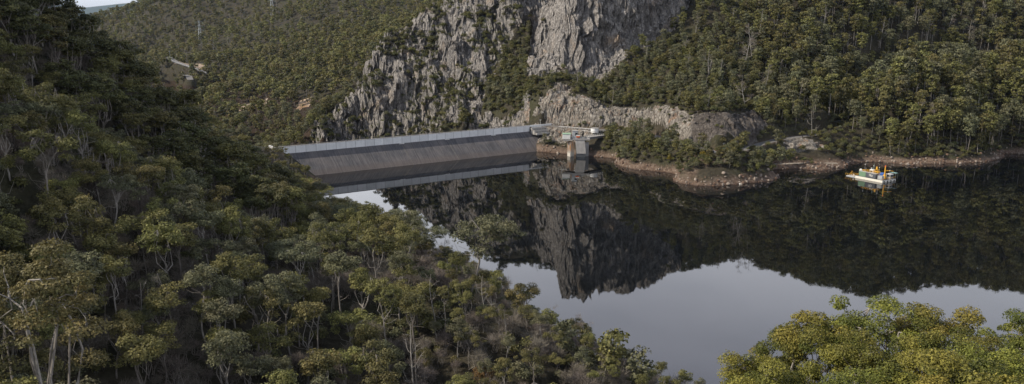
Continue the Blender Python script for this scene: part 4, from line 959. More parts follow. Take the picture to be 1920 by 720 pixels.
# ---- all the others: one mass of forest, one of scrub
def mass(name, label, cat, idx, sources):
    hid = bpy.data.collections.new(name + '_shapes'); order = []
    src = sorted({(PL[i][0], PL[i][1]) for i in idx})
    for n_, (k, v) in enumerate(src):
        o = bpy.data.objects.new(f'{name}_shape_{n_:03d}', K[k][v]['both']); hid.objects.link(o)
    ix = {s: n_ for n_, s in enumerate(src)}
    P = np.array([PL[i][2:5] for i in idx], np.float32)
    me = bpy.data.meshes.new(name); me.vertices.add(len(P)); me.vertices.foreach_set('co', P.ravel())
    for an, ty, vals in (('pick', 'INT', [ix[(PL[i][0], PL[i][1])] for i in idx]), ('turn', 'FLOAT', [PL[i][6] for i in idx]), ('size', 'FLOAT', [PL[i][5] / K[PL[i][0]][PL[i][1]]['H'] for i in idx])):
        a = me.attributes.new(an, ty, 'POINT'); a.data.foreach_set('value', np.array(vals, np.int32 if ty == 'INT' else np.float32))
    o = tag(link(name, me), label, cat, kind='stuff')
    g = bpy.data.node_groups.new(name + '_spread', 'GeometryNodeTree'); g.interface.new_socket('Geometry', in_out='INPUT', socket_type='NodeSocketGeometry'); g.interface.new_socket('Geometry', in_out='OUTPUT', socket_type='NodeSocketGeometry')
    N = g.nodes; L = g.links; gi, go = N.new('NodeGroupInput'), N.new('NodeGroupOutput'); ip = N.new('GeometryNodeInstanceOnPoints'); ci = N.new('GeometryNodeCollectionInfo')
    ci.inputs['Collection'].default_value = hid; ci.inputs['Separate Children'].default_value = True; ci.inputs['Reset Children'].default_value = True; ip.inputs['Pick Instance'].default_value = True
    def na(n, ty): q = N.new('GeometryNodeInputNamedAttribute'); q.data_type = ty; q.inputs['Name'].default_value = n; return q.outputs[0]
    cx = N.new('ShaderNodeCombineXYZ'); L.new(na('turn', 'FLOAT'), cx.inputs['Z'])
    e2 = N.new('FunctionNodeEulerToRotation'); L.new(cx.outputs[0], e2.inputs[0])
    L.new(gi.outputs[0], ip.inputs['Points']); L.new(ci.outputs[0], ip.inputs['Instance']); L.new(na('pick', 'INT'), ip.inputs['Instance Index']); L.new(e2.outputs[0], ip.inputs['Rotation']); L.new(na('size', 'FLOAT'), ip.inputs['Scale'])
    L.new(ip.outputs[0], go.inputs[0]); md = o.modifiers.new('spread', 'NODES'); md.node_group = g; return o
rest = [i for i in range(len(PL)) if i not in own]
mass('far_forest', 'dense olive gum forest covering the hills beyond the lake', 'forest', [i for i in rest if PL[i][0] in ('tall', 'small', 'far', 'snag')], None)
mass('bank_forest', 'shaded gum woodland filling the near bank between the larger trees', 'forest', [i for i in rest if PL[i][0] in ('gum', 'ridge', 'slim')], None)
mass('shore_rubble', 'broken pale and reddish stones along the waterline', 'stones', [i for i in rest if PL[i][0] == 'rubble'], None)
mass('scrub', 'low scrub on ledges and under the trees', 'scrub', [i for i in rest if PL[i][0] in ('bush', 'twig')], None)

# ------------------------------------------------------------------ the dam
E_ = (-.8305, -.5566); RZ = math.atan2(E_[1], E_[0])
dam = tag(empty('dam', (13.1, 544, 0), RZ), 'long concrete faced dam across the gorge with pale parapet wall', 'dam')
def prism(x0, x1, sec):               # extrude a (y, z) section along x
    m = MB(); n = len(sec); V_ = [(x, y, z) for x in (x0, x1) for y, z in sec]
    m.add(V_, [tuple(range(n)), tuple(range(2 * n - 1, n - 1, -1))] + [(k, n + k, n + (k + 1) % n, (k + 1) % n) for k in range(n)]); return m
def fixn(o):
    import bmesh
    b = bmesh.new(); b.from_mesh(o.data); bmesh.ops.recalc_face_normals(b, faces=b.faces); b.to_mesh(o.data); b.free(); return o
fixn(prism(-3, 176, [(0, 11.5), (-.9, 11.5), (18, -14), (33, -14.6)]).build('upstream_face', M['dam_face'], dam))
fixn(prism(-1, 170, [(-.92, 11.3), (-.92, 14.1), (-8.6, 14.1), (-95, -60), (10, -60), (17, -14)]).build('rockfill_body', M['rockfill'], dam))
fixn(prism(-1, 174, [(-.6, 14.12), (-8.4, 14.12), (-8.4, 14.3), (-.6, 14.3)]).build('crest_road', M['asphalt'], dam))
wall = fixn(prism(1.5, 176, [(.05, 11.35), (.05, 15.5), (-.55, 15.5), (-.55, 11.35)]).build('parapet_wall', M['wall_conc'], dam))
fixn(prism(1.5, 176, [(.22, 15.5), (.22, 15.72), (-.7, 15.72), (-.7, 15.5)]).build('coping', M['conc'], wall))
fixn(prism(1.5, 176, [(.34, 11.1), (.34, 11.4), (.06, 11.4), (.06, 11.1)]).build('foot_ledge', M['conc_dark'], wall))
fixn(prism(-24, 1.5, [(-1.6, 13.6), (-1.6, 15.4), (-2.0, 15.4), (-2.0, 13.6)]).build('end_parapet', M['wall_conc'], dam))
fixn(prism(152, 176.4, [(.12, 7.4), (.12, 11.3), (-1.5, 11.3), (-1.5, 7.4)]).build('deep_end_wall', M['wall_conc'], dam))
m = MB(); m.box((176.6, -5, 11.4), (.6, 10.4, 8.4)); m.build('return_wall', M['wall_conc'], dam)
for k in range(5): prism(-27 + k * .8, 1.2, [(1.0 + k * 1.5, 9.8), (1.0 + k * 1.5, 14 - k * .72), (2.4 + k * 1.5, 14 - k * .72), (2.4 + k * 1.5, 9.8)]).build('terrace_step', M['conc_dark'] if k % 2 else M['conc'], dam)
for k in range(3):
    m = MB()
    for x in np.arange(-25, 1, 2.2): m.box((x, 1.7 + k * 3, 14.5 - k * 1.44), (.09, .09, 1.1))
    for z in (.5, 1.0): m.box((-12, 1.7 + k * 3, 14 - k * 1.44 + z), (26, .07, .07))
    m.build('terrace_railing', M['steel'], dam)
for x, l_ in ((98, .13), (66, .11), (31, .09)):
    m = MB(); yz = lambda z: 14.375 - z * 1.25 + .12
    m.tube([(x, yz(11.2), 11.3), (x - .3, yz(5), 5.1), (x - .8, yz(-1), -.9)], l_, 5); m.build('drain_pipe', M['rockfill'], dam)
    m = MB(); m.box((x, .5, 11.2), (3.2, .8, .35)); m.build('pipe_bracket', M['white'], dam)
for x in (112, 52, 20):
    m = MB(); m.tube([(x, yz(11.2), 11.2), (x - .6, yz(6), 6.05)], .16, 4); m.build('drain_pipe', M['dgrey'], dam)
m = MB()
for x in np.arange(3, 176, 2.5): m.box((x, -8.2, 14.8), (.1, .1, 1.0))
for z in (14.8, 15.25): m.box((89, -8.2, z), (173, .08, .08))
m.build('downstream_railing', M['dgrey'], dam)

def lpost(name, loc, H, lab, cat, mat, arm=1.0, group=None):
    e = tag(empty(name, loc), lab, cat, group); m = MB(); m.tube([(0, 0, -.3), (0, 0, H)], [.11, .07], 6); m.build('pole', mat, e)
    m = MB(); m.box((0, 0, H - .35), (arm * 2, .12, .12)); m.box((arm, 0, H - .25), (.5, .25, .16), bev=.03); m.build('lamp_arm', mat, e); return e
lpost('lamp_post', (19.5, 549.5, 14.2), 4.6, 'short white lamp post where the dam crest meets the bank', 'lamp post', M['white'], .6)
lpost('lamp_post', (34, 541.5, 14.2), 4.2, 'small pole at the crest end of the access road', 'lamp post', M['steel'], .6)
lpost('utility_pole', (119.5, 447.6, 13), 5.0, 'pale pole with crossbar beside the parked cars on the headland road', 'pole', M['steel'], .7)

# ------------------------------------------------------------------ intake tower
tw = tag(empty('intake_tower', (42, 509, 0), math.radians(-6)), 'concrete intake tower standing in the water with a cabin deck', 'tower')
m = MB(); m.box((-4.2, .2, -3), (3.1, 3.4, 25), math.radians(38), .12); colA = m.build('column', M['conc_rust'], tw)
m = MB()
for q in (-.75, .75): m.box((-5.62 + q * .55, -1.0 - abs(0) + q * -.9, 5.8), (.22, .22, 6.6), math.radians(38))
m.build('guide_rail', M['conc'], colA)
m = MB(); m.box((5.9, 1.6, -3), (2.6, 3.0, 24), .1, .12); m.build('column', M['conc'], tw)
m = MB(); m.box((2.2, 3.6, -2), (6.2, 4.4, 26), 0, .1); m.build('shaft', M['conc_dark'], tw)
m = MB(); m.add([(-1.6, -1.6, 12.6), (4.6, -1.6, 12.6), (5.6, -3.0, 2.2), (-.4, -3.0, 2.2), (-1.6, .8, 12.6), (4.6, .8, 12.6), (5.6, .8, 2.2), (-.4, .8, 2.2)],
      [(3, 2, 1, 0), (4, 5, 6, 7), (0, 1, 5, 4), (1, 2, 6, 5), (2, 3, 7, 6), (3, 0, 4, 7)]); fixn(m.build('sloping_face', M['conc'], tw))
m = MB(); m.box((2.4, -1.9, 0), (5.4, 1.4, 4.3)); m.build('trash_rack', M['dgrey'], tw)
m = MB()
for q in np.linspace(-.2, 5, 12): m.box((q, -2.68, .6), (.12, .12, 3.2))
m.build('rack_bar', M['steel'], tw)
m = MB(); m.box((.2, 1.2, 11.2), (15.6, 6.6, 1.1), 0, .1); m.box((-6.6, -1.0, 10.7), (5.0, 3.0, .9), 0, .08); m.build('deck', M['conc'], tw)
cab = MB().box((-7.0, .2, 12.9), (5.0, 5.4, 3.1), 0, .06).build('cabin', M['white'], tw)
MB().box((-7.0, .2, 14.56), (5.4, 5.8, .24), 0, .05).build('roof', M['green_roof'], cab)
MB().box((-9.53, .4, 12.7), (.06, 1.0, 2.1)).build('door', M['lgrey'], cab)
gan = MB().box((-1.6, .2, 14.1), (3.4, 3.8, 4.6), 0, .08).build('winch_house', M['lgrey'], tw)
MB().box((-1.6, .2, 16.52), (3.8, 4.2, .24), 0, .05).build('roof', M['conc'], gan)
MB().box((-.7, -1.74, 14.6), (1.5, .06, 1.7)).build('opening', M['glass'], gan)
sg = MB().box((.35, -1.95, 12.9), (2.3, .22, .9)).build('warning_board', M['orange'], tw)
MB().box((.35, -1.95, 13.75), (2.3, .2, .72)).build('white_band', M['white'], sg)
MB().box((.35, -1.95, 14.3), (2.1, .2, .3)).build('dark_band', M['dgrey'], sg)
m = MB()
for q in np.arange(1.2, 8, 1.1): m.box((q, -1.95, 12.3), (.07, .07, 1.1))
for z in (12.35, 12.8): m.box((4.6, -1.95, z), (7, .06, .06))
m.build('deck_railing', M['steel'], tw)
br = tag(empty('access_bridge', (49, 512, 0), math.atan2(12, 14)), 'short concrete bridge joining the tower deck to the road', 'bridge')
MB().box((7, 0, 12.0), (18, 3.6, .35), 0, .05).build('deck', M['conc'], br)
for s_ in (-1.5, 1.5): MB().box((7, s_, 11.2), (18, .35, 1.2)).build('girder', M['conc_dark'], br)
for s_ in (-1.75, 1.75):
    m = MB()
    for q in np.arange(-1.5, 16, 1.75): m.box((q, s_, 12.7), (.08, .08, 1.1))
    for z in (12.75, 13.2): m.box((7, s_, z), (17.5, .07, .07))
    m.build('railing', M['white'], br)
tk = tag(empty('water_tank', (54.5, 523.5, 13.9)), 'low round concrete tank with open top beside the access road', 'tank')
m = MB(); n = 28; V_ = []
for r_, z_ in ((2.6, -.4), (2.6, 2.3), (2.3, 2.3), (2.3, .3)):
    for k in range(n): V_.append((r_ * math.cos(2 * PI * k / n), r_ * math.sin(2 * PI * k / n), z_))
m.add(V_, [(j * n + k, j * n + (k + 1) % n, (j + 1) * n + (k + 1) % n, (j + 1) * n + k) for j in range(3) for k in range(n)] + [tuple(range(3 * n, 4 * n))]); m.build('tank_shell', M['wall_conc'], tk)
m = MB(); m.cyl((0, 0, 2.32), 2.72, .18, 28); m.build('lid', M['conc'], tk)
def guard(lab, pts, mat):
    e = tag(empty('guard_rail', pts[0]), lab, 'guard rail'); m = MB(); b = MB(); p0 = Vector(pts[0])
    P = [Vector(p) - p0 for p in pts]
    for a, c in zip(P[:-1], P[1:]):
        k = max(1, int((c - a).length / 2))
        for i in range(k): q = a.lerp(c, i / k); m.box((q.x, q.y, q.z + .3), (.14, .14, 1.0))
    for hz in (.55, .75): b.tube([(q.x, q.y, q.z + hz) for q in P], .055, 4)
    m.build('post', mat, e); b.build('rail', mat, e)
guard('white guard rail along the access road above the intake tower', [(32, 544.5, 14.2), (44, 537, 14.2), (53, 530, 14.2)], M['white'])
guard('pale guard rail between the round tank and the tower bridge', [(46, 524, 14.1), (52, 519.5, 14), (62, 524.6, 14)], M['white'])
fb = tag(empty('guard_rail', tuple(RD2[0])), 'guard rail on the far mountain road under its pale cutting', 'guard rail'); p0 = Vector(RD2[0]); m = MB()
m.tube([(p[0] - p0.x, p[1] - p0.y - 5, p[2] - p0.z + 1.2) for p in RD2], .25, 4); m.build('rail', M['lgrey'], fb)

# sign on the shore, buoy
def gz_(x, y): return float(h_at(np.array([x]), np.array([y]))[0])
P_ = at_z(1341, 318, 4.2); e = tag(empty('notice_board', (P_[0], P_[1] - .5, gz_(P_[0], P_[1])), .1), 'small white notice board with red top strip on the shore', 'sign')
hb = max(1.2, 3.6 - e.location.z)
for s_ in (-.7, .7): MB().box((s_, .06, hb * .5 + .2), (.09, .09, hb + 1.6)).build('post', M['lgrey'], e)
pn = MB().box((0, 0, hb + .6), (2.1, .06, 1.4)).build('panel', M['white'], e); MB().box((0, -.035, hb + 1.1), (2.0, .02, .32)).build('red_strip', M['red'], pn)
P_ = at_z(1386, 345, 0); e = tag(empty('mooring_buoy', (P_[0], P_[1] - 1, 0)), 'small white buoy floating by the clay shore of the headland', 'buoy')
m = MB(); m.cyl((0, 0, -.2), .38, .5, 12, .42); m.cyl((0, 0, .3), .42, .35, 12, .1); m.build('float', M['white'], e); m = MB(); m.cyl((0, 0, .62), .04, .5, 6); m.build('staff', M['dgrey'], e)

# cars
def car(loc, rz, mat, lab, van=False):
    e = tag(empty('parked_car', loc, rz), lab, 'car'); m = MB()
    prof = [(-2.2, .35), (-2.25, .8), (-2.0, 1.0), (-1.5, 1.05), (-1.1, 1.5), (.6, 1.52), (1.15, 1.05), (2.0, .9), (2.2, .7), (2.2, .35)] if not van else [(-2.3, .4), (-2.35, 1.0), (-2.2, 1.85), (.5, 1.9), (1.2, 1.25), (2.2, 1.1), (2.35, .8), (2.35, .4)]
    n = len(prof); V_ = []
    for y, s_ in ((-.88, 1), (-.8, 1), (.8, 1), (.88, 1)):
        for x, z in prof: V_.append((x, y * (1 - .16 * max(0, z - 1.0)), z * (1 if abs(y) < .85 else .97)))
    m.add(V_, [tuple(range(n - 1, -1, -1)), tuple(range(3 * n, 4 * n))] + [(j * n + k, j * n + (k + 1) % n, (j + 1) * n + (k + 1) % n, (j + 1) * n + k) for j in range(3) for k in range(n)])
    fixn(m.build('body', mat, e)); zt = 1.78 if van else 1.42; xa, xb = (-1.9, .5) if van else (-1.15, .65)
    for s_ in (-1, 1):
        MB().add([(xa, s_ * .87, 1.08), (xb + .4, s_ * .87, 1.08), (xb, s_ * (.83), zt), (xa + .25, s_ * (.83), zt)], [(0, 1, 2, 3)]) if False else None
        q = MB(); q.add([(xa, s_ * .885, 1.06), (xb + .42, s_ * .885, 1.06), (xb, s_ * .835, zt), (xa + .25, s_ * .835, zt)], [(0, 1, 2, 3)]); q.build('side_window', M['glass'], e)
    q = MB(); q.add([((.64 if not van else .55), -.7, 1.5 if not van else 1.86), ((.64 if not van else .55), .7, 1.5 if not van else 1.86), (1.2 if not van else 1.24, .78, 1.07 if not van else 1.27), (1.2 if not van else 1.24, -.78, 1.07 if not van else 1.27)], [(0, 1, 2, 3)]); q.build('windscreen', M['glass'], e)
    for x in (-1.35, 1.4):
        for s_ in (-1, 1):
            w_ = MB(); w_.cyl((0, 0, -.1), .34, .2, 16); o = w_.build('wheel', M['rubber'], e); o.location = (x, s_ * .82, .34); o.rotation_euler = (PI / 2, 0, 0)
            r_ = MB(); r_.cyl((0, 0, -.115), .2, .23, 10); r_.build('rim', M['steel'], o)
    for s_ in (-.6, .6): MB().box((2.2, s_, .72), (.08, .3, .16)).build('headlight', M['white'], e)
    return e
car((123.0, 447.6, gz_(123, 447.6) + .08), .35, M['carsilver'], 'silver car parked on the headland road behind the dark green one')
car((120.9, 444.8, gz_(120.9, 444.8) + .08), .3, M['cardark'], 'dark green car parked by the pole on the headland road')
car((129.0, 452.5, gz_(129, 452.5) + .08), .6, M['white'], 'white van parked farther along the headland road', True)

# ------------------------------------------------------------------ work barge
BR_Z = math.radians(-60); BO = (190.6, 436.6, 0)
_c, _s = math.cos(BR_Z), math.sin(BR_Z)
def bw(x, y, z=0): return (BO[0] + x * _c - y * _s, BO[1] + x * _s + y * _c, z)
D = 1.35
bg_ = tag(empty('work_barge', BO, BR_Z), 'flat work barge with cream hull moored on the dark lake', 'barge')
MB().box((8.5, 5.8, .35), (17, 11.6, 1.7), 0, .18).build('hull', M['cream'], bg_)
MB().box((8.5, 5.8, D - .1), (16.7, 11.3, .16)).build('deck', M['dgrey'], bg_)
m = MB()
for x in np.arange(.4, 17, 1.35):
    for y in (11.3,): m.box((x, y, D + .5), (.06, .06, 1.1))
for y in np.arange(.4, 11.4, 1.35): m.box((16.7, y, D + .5), (.06, .06, 1.1)); m.box((.3, y, D + .5), (.06, .06, 1.1))
for z in (.5, 1.0): m.box((16.7, 5.8, D + z), (.05, 11, .05)); m.box((8.5, 11.3, D + z), (16.4, .05, .05)); m.box((.3, 5.8, D + z), (.05, 11, .05))
m.build('railing', M['yellow'], bg_)
for k, y in enumerate((1.6, 4.4, 7.2, 10)):
    m = MB(); m.cyl((17.1, y, .15), .3, .7, 10); m.build('tyre_fender', M['rubber'], bg_)
pt = tag(empty('pontoon', bw(-3.6, 2.4), BR_Z), 'low pale pontoon tied to the back end of the barge', 'pontoon')
MB().box((.6, 0, -.02), (5.8, 4.6, .8), 0, .12).build('float', M['lgrey'], pt)
m = MB()
for x in np.arange(-2.8, 3.4, 1.2):
    for y in (-2.1, 2.1): m.box((x, y, 1.15), (.06, .06, 1.0))
for y in (-2.1, 2.1):
    for z in (1.15, 1.6): m.box((0.2, y, z), (6.2, .05, .05))
m.build('railing', M['yellow'], pt)
def container(name, x, y, L, Wd, Hh, mat, lab, z=D, deco=None):
    e = tag(empty(name, bw(x, y, z), BR_Z), lab, 'container'); m = MB(); m.box((0, 0, Hh / 2 + .02), (L, Wd, Hh), 0, .06)
    m.build('body', mat, e); m = MB()
    for q in np.arange(-L / 2 + .25, L / 2 - .1, .3): m.box((q, -Wd / 2 - .02, Hh / 2), (.12, .05, Hh * .84))
    m.build('corrugation', mat, e); MB().box((0, 0, Hh + .07), (L + .05, Wd + .05, .08)).build('roof', M['lgrey'], e)
    if deco: deco(e, L, Wd, Hh)
    return e
container('shipping_container', 4.1, 1.6, 4.2, 2.4, 2.7, M['green'], 'sage green container near the middle of the barge edge')
def emblem(e, L, Wd, Hh):             # two open white squares joined by a bar, as on the dark container
    m = MB(); y = -Wd / 2 - .07
    for cx_, cz in ((-.45, Hh * .62), (.6, Hh * .52)):
        for dx, dz_, w_, h_ in ((0, .38, 1.0, .16), (0, -.38, 1.0, .16), (-.45, 0, .16, .9), (.45, 0, .16, .9)): m.box((cx_ + dx, y, cz + dz_), (w_, .03, h_))
    m.build('white_emblem', M['white'], e)
container('shipping_container', 9.5, 1.5, 6.1, 2.4, 2.6, M['slate'], 'dark slate container with white square emblem on the barge', deco=emblem)
container('deck_box', 14.9, 1.5, 2.6, 2.0, 1.9, M['lgrey'], 'light grey box at the front corner of the barge')
e = tag(empty('safety_railing', bw(8.5, 2.2, D + 2.75), BR_Z), 'yellow safety railing on the container roofs', 'railing'); m = MB()
for x in np.arange(-4.5, 4.6, 1.0):
    for y in (-1.6, 1.2): m.box((x, y, .5), (.08, .08, 1.1))
for y in (-1.6, 1.2):
    for z in (.5, 1.02): m.box((0, y, z), (9.1, .07, .07))
m.build('rail', M['yellow'], e)
cr = tag(empty('deck_crane', bw(14.2, 5.6, D), BR_Z), 'tall yellow crane mast with side boom at the front of the barge', 'crane')
m = MB(); m.box((0, 0, 1.0), (1.3, 1.3, 2.0), 0, .1); m.build('pedestal', M['yellow'], cr)
m = MB(); m.tube([(0, 0, 2), (0, 0, 6.6)], [.42, .26], 8); mast = m.build('mast', M['yellow'], cr); m = MB(); m.cyl((0, 0, 6.6), .42, .6, 10, .2); m.build('head_sheave', M['orange'], mast)
m = MB(); m.tube([(0, 0, 4.3), (1.6, 1.6, 4.5), (3.0, 3.0, 4.2)], [.22, .18, .12], 6); m.build('boom', M['yellow'], cr)
m = MB(); m.tube([(0, 0, 6.5), (2.8, 2.8, 4.3)], .04, 4); m.build('stay_cable', M['dgrey'], cr)
ex = tag(empty('winch_rig', bw(9.0, 5.8, D), BR_Z), 'yellow winch rig with drum and frame behind the dark container', 'winch')
m = MB()
for x in (-1.6, 1.6):
    for y in (-.9, .9): m.tube([(x, y, 0), (x * .45, y * .6, 4.4)], .13, 5)
for z, w_ in ((1.5, 1.25), (3.0, .85)): m.box((0, 0, z), (w_ * 2.2, .12, .12)); m.box((0, .6, z), (w_ * 2.2, .12, .12)); m.box((0, -.6, z), (w_ * 2.2, .12, .12))
m.build('frame', M['yellow'], ex); m = MB(); m.cyl((0, 0, 4.2), .55, 1.5, 12, .4); m.build('motor', M['yellow'], ex)
m = MB(); m.box((0, 0, .9), (2.2, 1.4, 1.1), 0, .2); m.build('drum', M['dgrey'], ex)
wh = tag(empty('wheelhouse', bw(15.2, 8.6, D), BR_Z), 'small wheelhouse with dark windows on the shaded end of the barge', 'cabin')
MB().box((0, 0, 1.2), (2.4, 2.6, 2.4), 0, .08).build('walls', M['lgrey'], wh); MB().box((1.23, 0, 1.55), (.05, 2.0, .9)).build('window', M['glass'], wh); MB().box((0, -1.33, 1.55), (1.8, .05, .9)).build('window', M['glass'], wh); MB().box((0, 0, 2.46), (2.8, 3.0, .12)).build('roof', M['white'], wh)
cn = tag(empty('canopy_frame', bw(15.6, 11.2, D), BR_Z), 'thin teal roofed canopy on posts at the outer barge corner', 'canopy')
MB().box((0, .4, 2.9), (3.4, 2.2, .1)).build('roof', M['teal'], cn)
for x in (-1.6, 1.6):
    for y in (-.6, 1.4): MB().box((x, y, 1.3), (.08, .08, 3.2)).build('post', M['steel'], cn)
tnk = tag(empty('silo_tank', bw(-.2 + 1.2, 3.2, D), BR_Z), 'upright white tank with steel ladder near the back of the barge', 'tank')
m = MB(); m.cyl((0, 0, 0), .8, 3.1, 16); m.cyl((0, 0, 3.1), .8, .5, 16, .25); m.build('shell', M['white'], tnk); m = MB()
for z in np.arange(.3, 3.2, .35): m.box((0, -.86, z), (.5, .05, .05))
for x in (-.25, .25): m.box((x, -.86, 1.7), (.05, .05, 3.2))
m.build('ladder', M['steel'], tnk)
gn = tag(empty('generator', bw(1.2, 6.4, D), BR_Z), 'grey generator with exhaust stack and yellow guard at the barge back', 'generator')
MB().box((0, 0, .95), (2.4, 1.7, 1.9), 0, .1).build('housing', M['lgrey'], gn); m = MB(); m.cyl((.6, 0, 1.9), .14, 2.1, 8); m.build('exhaust_stack', M['steel'], gn); MB().box((-.5, 0, 2.6), (1.6, 1.3, .22)).build('guard', M['yellow'], gn)
tpn = tag(empty('tarpaulin', bw(11.6, 7.6, D), BR_Z), 'bright blue tarpaulin heaped over cargo beside the crane mast', 'tarpaulin')
m = MB(); m.box((0, 0, 1.3), (3.0, 2.4, 2.6), .15, .4, 0); m.box((1.2, -.8, 2.5), (1.5, 1.2, .8), .5, .3); m.build('cloth', M['blue'], tpn)
wc = tag(empty('control_cab', bw(6.4, 5.8, D), BR_Z), 'white control cab with thin mast behind the containers', 'cabin')
MB().box((0, 0, 1.9), (2.2, 2.0, 3.8), 0, .1).build('walls', M['white'], wc); MB().box((0, -1.03, 2.9), (1.6, .05, .8)).build('window', M['glass'], wc); m = MB(); m.cyl((.5, .3, 3.8), .07, 3.2, 6); m.build('mast', M['teal'], wc)
m = MB(); m.cyl((-.6, 0, 3.8), .35, .9, 10); m.build('radar_drum', M['lgrey'], wc)
lk = tag(empty('davit', bw(-5.2, 3.6, .7), BR_Z), 'small yellow davit arm on the pale pontoon', 'davit'); m = MB(); m.tube([(0, 0, 0), (0, 0, 1.7), (.6, -.3, 2.1), (1.2, -.6, 1.9)], .08, 6); m.build('arm', M['yellow'], lk)
cz = tag(empty('pipe_stack', bw(3.0, 9.0, D), BR_Z), 'bundle of orange drill pipes lying at the back of the barge deck', 'pipes')
for k in range(5): m = MB(); m.tube([(-1.8, k % 3 * .35, .25 + k // 3 * .3), (2.2, k % 3 * .35, .25 + k // 3 * .3)], .15, 7); m.build('pipe', M['orange'], cz)
for k, (x, y, h_) in enumerate(((2.4, 4.6, 6.2), (5.0, 8.6, 5.4), (11.2, 4.8, 5.8), (16.2, 6.8, 4.6))):
    q = tag(empty('mast', bw(x, y, D), BR_Z), ('thin grey mast beside the white tank on the barge', 'thin mast behind the green container at the far rail', 'thin mast with lamp behind the dark container', 'short mast at the front rail by the wheelhouse')[k], 'mast')
    m = MB(); m.cyl((0, 0, 0), .07, h_, 6); m.build('pole', M['steel'], q); MB().box((0, 0, h_), (.35, .35, .3), 0, .05).build('lamp', M['white'], q)
for k, (x, y, mt, sx_, sz_) in enumerate(((2.6, 8.0, 'white', 1.6, 1.5), (4.4, 4.4, 'lgrey', 1.4, 1.8), (7.6, 8.6, 'white', 1.8, 1.2), (13.0, 9.8, 'lgrey', 1.5, 1.4), (6.2, 10.2, 'yellow', 1.2, 1.1))):
    q = tag(empty('equipment_locker', bw(x, y, D), BR_Z), ('white locker near the back rail of the barge', 'tall grey locker between the green container and the white cab', 'low white locker behind the winch rig', 'grey locker beside the wheelhouse', 'yellow locker at the shaded far rail')[k], 'locker')
    MB().box((0, 0, sz_ / 2), (sx_, 1.1, sz_), 0, .06).build('body', M[mt], q); MB().box((0, 0, sz_ + .04), (sx_ + .08, 1.2, .08)).build('lid', M['dgrey'], q)
for k, (x, y) in enumerate(((7.4, 9.6), (12.8, 3.6), (-1.8, 1.2))):
    d_ = tag(empty('drum', bw(x, y, D if k < 2 else .7), BR_Z), ('blue oil drum near the far rail of the barge', 'orange oil drum beside the yellow crane pedestal', 'white drum standing on the pale pontoon')[k], 'drum')
    m = MB(); m.cyl((0, 0, 0), .32, .95, 14); m.build('shell', (M['blue'], M['orange'], M['white'])[k], d_); m = MB(); m.cyl((0, 0, .3), .34, .06, 14); m.cyl((0, 0, .62), .34, .06, 14); m.build('hoop', M['steel'], d_)
# life ring on the side
# smoke from the generator stack would be too thin to see; left as clear air

# ------------------------------------------------------------------ pylons and poles
def pylon(u, v, Y, Hh, lab):
    p = at_y(u, v, Y); z = gz_(p[0], p[1]); z = min(z, p[2]) - 1; e = tag(empty('pylon', (p[0], p[1], z), .5), lab, 'pylon'); m = MB(); w0, w1 = 4.2, .9
    def cn_(t): w = w0 + (w1 - w0) * min(1, t * 1.25); return [(s * w, q * w, t * Hh) for s, q in ((-1, -1), (1, -1), (1, 1), (-1, 1))]
    lv = [cn_(t) for t in np.linspace(0, 1, 8)]
    for a, b in zip(lv[:-1], lv[1:]):
        for k in range(4): m.tube([a[k], b[k]], .2, 3); m.tube([a[k], b[(k + 1) % 4]], .12, 3); m.tube([b[k], b[(k + 1) % 4]], .12, 3); m.tube([b[k], a[(k + 1) % 4]], .12, 3)
    m.build('lattice', M['steel'], e)
    for t in (.62, .78, .94): q = MB(); q.tube([(-6.5, 0, t * Hh), (0, 0, t * Hh + .9), (6.5, 0, t * Hh)], .2, 3); q.tube([(-6.5, 0, t * Hh), (6.5, 0, t * Hh)], .16, 3); ca = q.build('cross_arm', M['steel'], e); q = MB(); q.cyl((-6.3, 0, t * Hh - 2.4), .18, 2.4, 6); q.cyl((6.3, 0, t * Hh - 2.4), .18, 2.4, 6); q.build('insulator', M['green_roof'], ca)
    return e, z
pa, za = pylon(376, 79, 1480, 44, 'lattice pylon on the far slope beyond the pale road cutting')
pb, zb_ = pylon(510, 17, 1560, 44, 'lattice pylon in the cleared strip at the top of the hills')
for t in (.62, .78, .94):
    for s_ in (-6.3, 6.3):
        f = lambda P, z: Vector((P.location.x + s_ * math.cos(.5), P.location.y + s_ * math.sin(.5), z + t * 44 - 2.4)); a, b = f(pa, za), f(pb, zb_); pts = []
        for i in range(13): q = i / 12; c = a.lerp(b, q); c.z -= 5 * 4 * q * (1 - q); pts.append(c - a)
        m = MB(); m.tube(pts, .09, 3); o = m.build('power_line', M['dgrey']); o.location = a; tag(o, 'thin power cable strung between the two far pylons', 'cable', 'power cables between the pylons')
for (u, v, Y, h_, lab) in ((319, 109, 1225, 13, 'far road pole at the bend of the mountain road'), (329, 104, 1262, 14, 'second far road pole, beside the pale cutting')):
    p = at_y(u, v, Y); e = tag(empty('utility_pole', (p[0], p[1], gz_(p[0], p[1]))), lab, 'pole'); m = MB(); m.tube([(0, 0, -.5), (0, 0, h_)], .28, 5); m.build('pole', M['steel'], e); MB().box((0, 0, h_ - .8), (3.2, .3, .3)).build('crossbar', M['steel'], e)
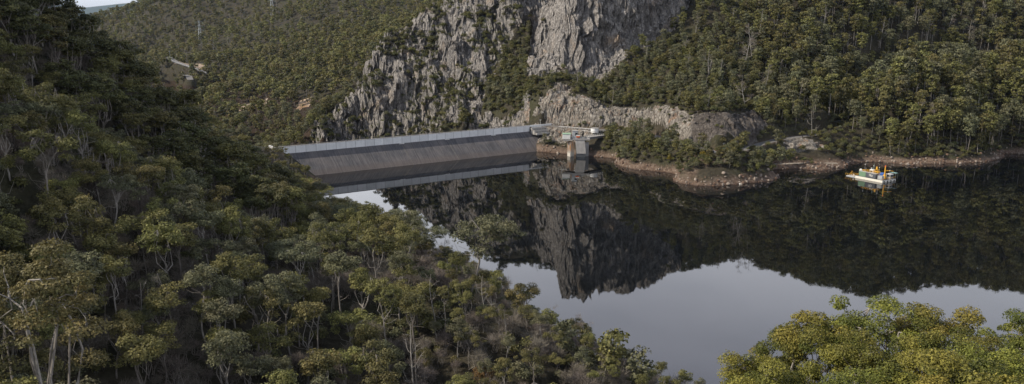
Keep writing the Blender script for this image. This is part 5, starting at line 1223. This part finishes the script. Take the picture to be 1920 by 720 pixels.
# white bird over the valley
P_ = at_y(207, 25, 420); b = tag(empty('bird', tuple(P_), .6), 'white bird gliding above the valley forest', 'bird'); m = MB()
m.tube([(-.34, 0, 0), (-.15, 0, .02), (.1, 0, .03), (.3, 0, .02), (.4, 0, 0)], [.02, .1, .11, .07, .02], 7)
for s_ in (-1, 1):
    m.add([(-.14, s_ * .07, .04), (.16, s_ * .07, .05), (.12, s_ * .45, .2), (-.02, s_ * .8, .12), (-.14, s_ * .42, .17), (0, s_ * .4, .16)], [(0, 1, 2, 4), (4, 2, 3), (5, 2, 3)])
m.build('body', M['white'], b)
# boulders on the dark bank and at the point
r = np.random.default_rng(5)
def boulder(u, v, Y, s, lab, mat, grp=None):
    p = at_y(u, v, Y); z = gz_(p[0], p[1]); n1 = 14; n2 = 9; V_ = []; sc = r.uniform(.7, 1.3, 3); sd_ = int(r.integers(1000))
    for j in range(n2 + 1):
        for i in range(n1):
            a = 2 * PI * i / n1; b_ = PI * j / n2; d = np.array((math.sin(b_) * math.cos(a), math.sin(b_) * math.sin(a), math.cos(b_)))
            q = 1 + .38 * float(vnoise(d[:1] * 1.6, d[1:2] * 1.6, d[2:] * 1.6, seed=sd_)[0]) + .15 * float(vnoise(d[:1] * 4, d[1:2] * 4, d[2:] * 4, seed=sd_)[0]); q = round(q * 5) / 5 * .5 + q * .5
            V_.append(d * q * s * sc)
    F_ = [(j * n1 + i, (j + 1) * n1 + i, (j + 1) * n1 + (i + 1) % n1, j * n1 + (i + 1) % n1) for j in range(n2) for i in range(n1)]
    o = link('boulder', mesh_from('boulder', V_, F_, mat)); o.location = (p[0], p[1], z + s * .1); tag(o, lab, 'boulder', grp)
for k, (u, v, Y, s) in enumerate(((990, 640, 139, 2.2), (1010, 665, 135, 2.6), (978, 690, 130, 1.9), (1000, 712, 128, 2.4), (640, 610, 128, 1.2), (655, 640, 126, 1.0), (672, 628, 127, 1.1), (690, 650, 124, .9), (620, 600, 130, .9), (612, 640, 126, .8))):
    boulder(u, v, Y, s, ('pale lichened outcrop block on the spur near the point' if k < 4 else 'pale boulder on the dark floor between the bank trunks'), M['rock'], 'outcrop blocks near the point' if k < 4 else 'boulders on the dark bank floor')
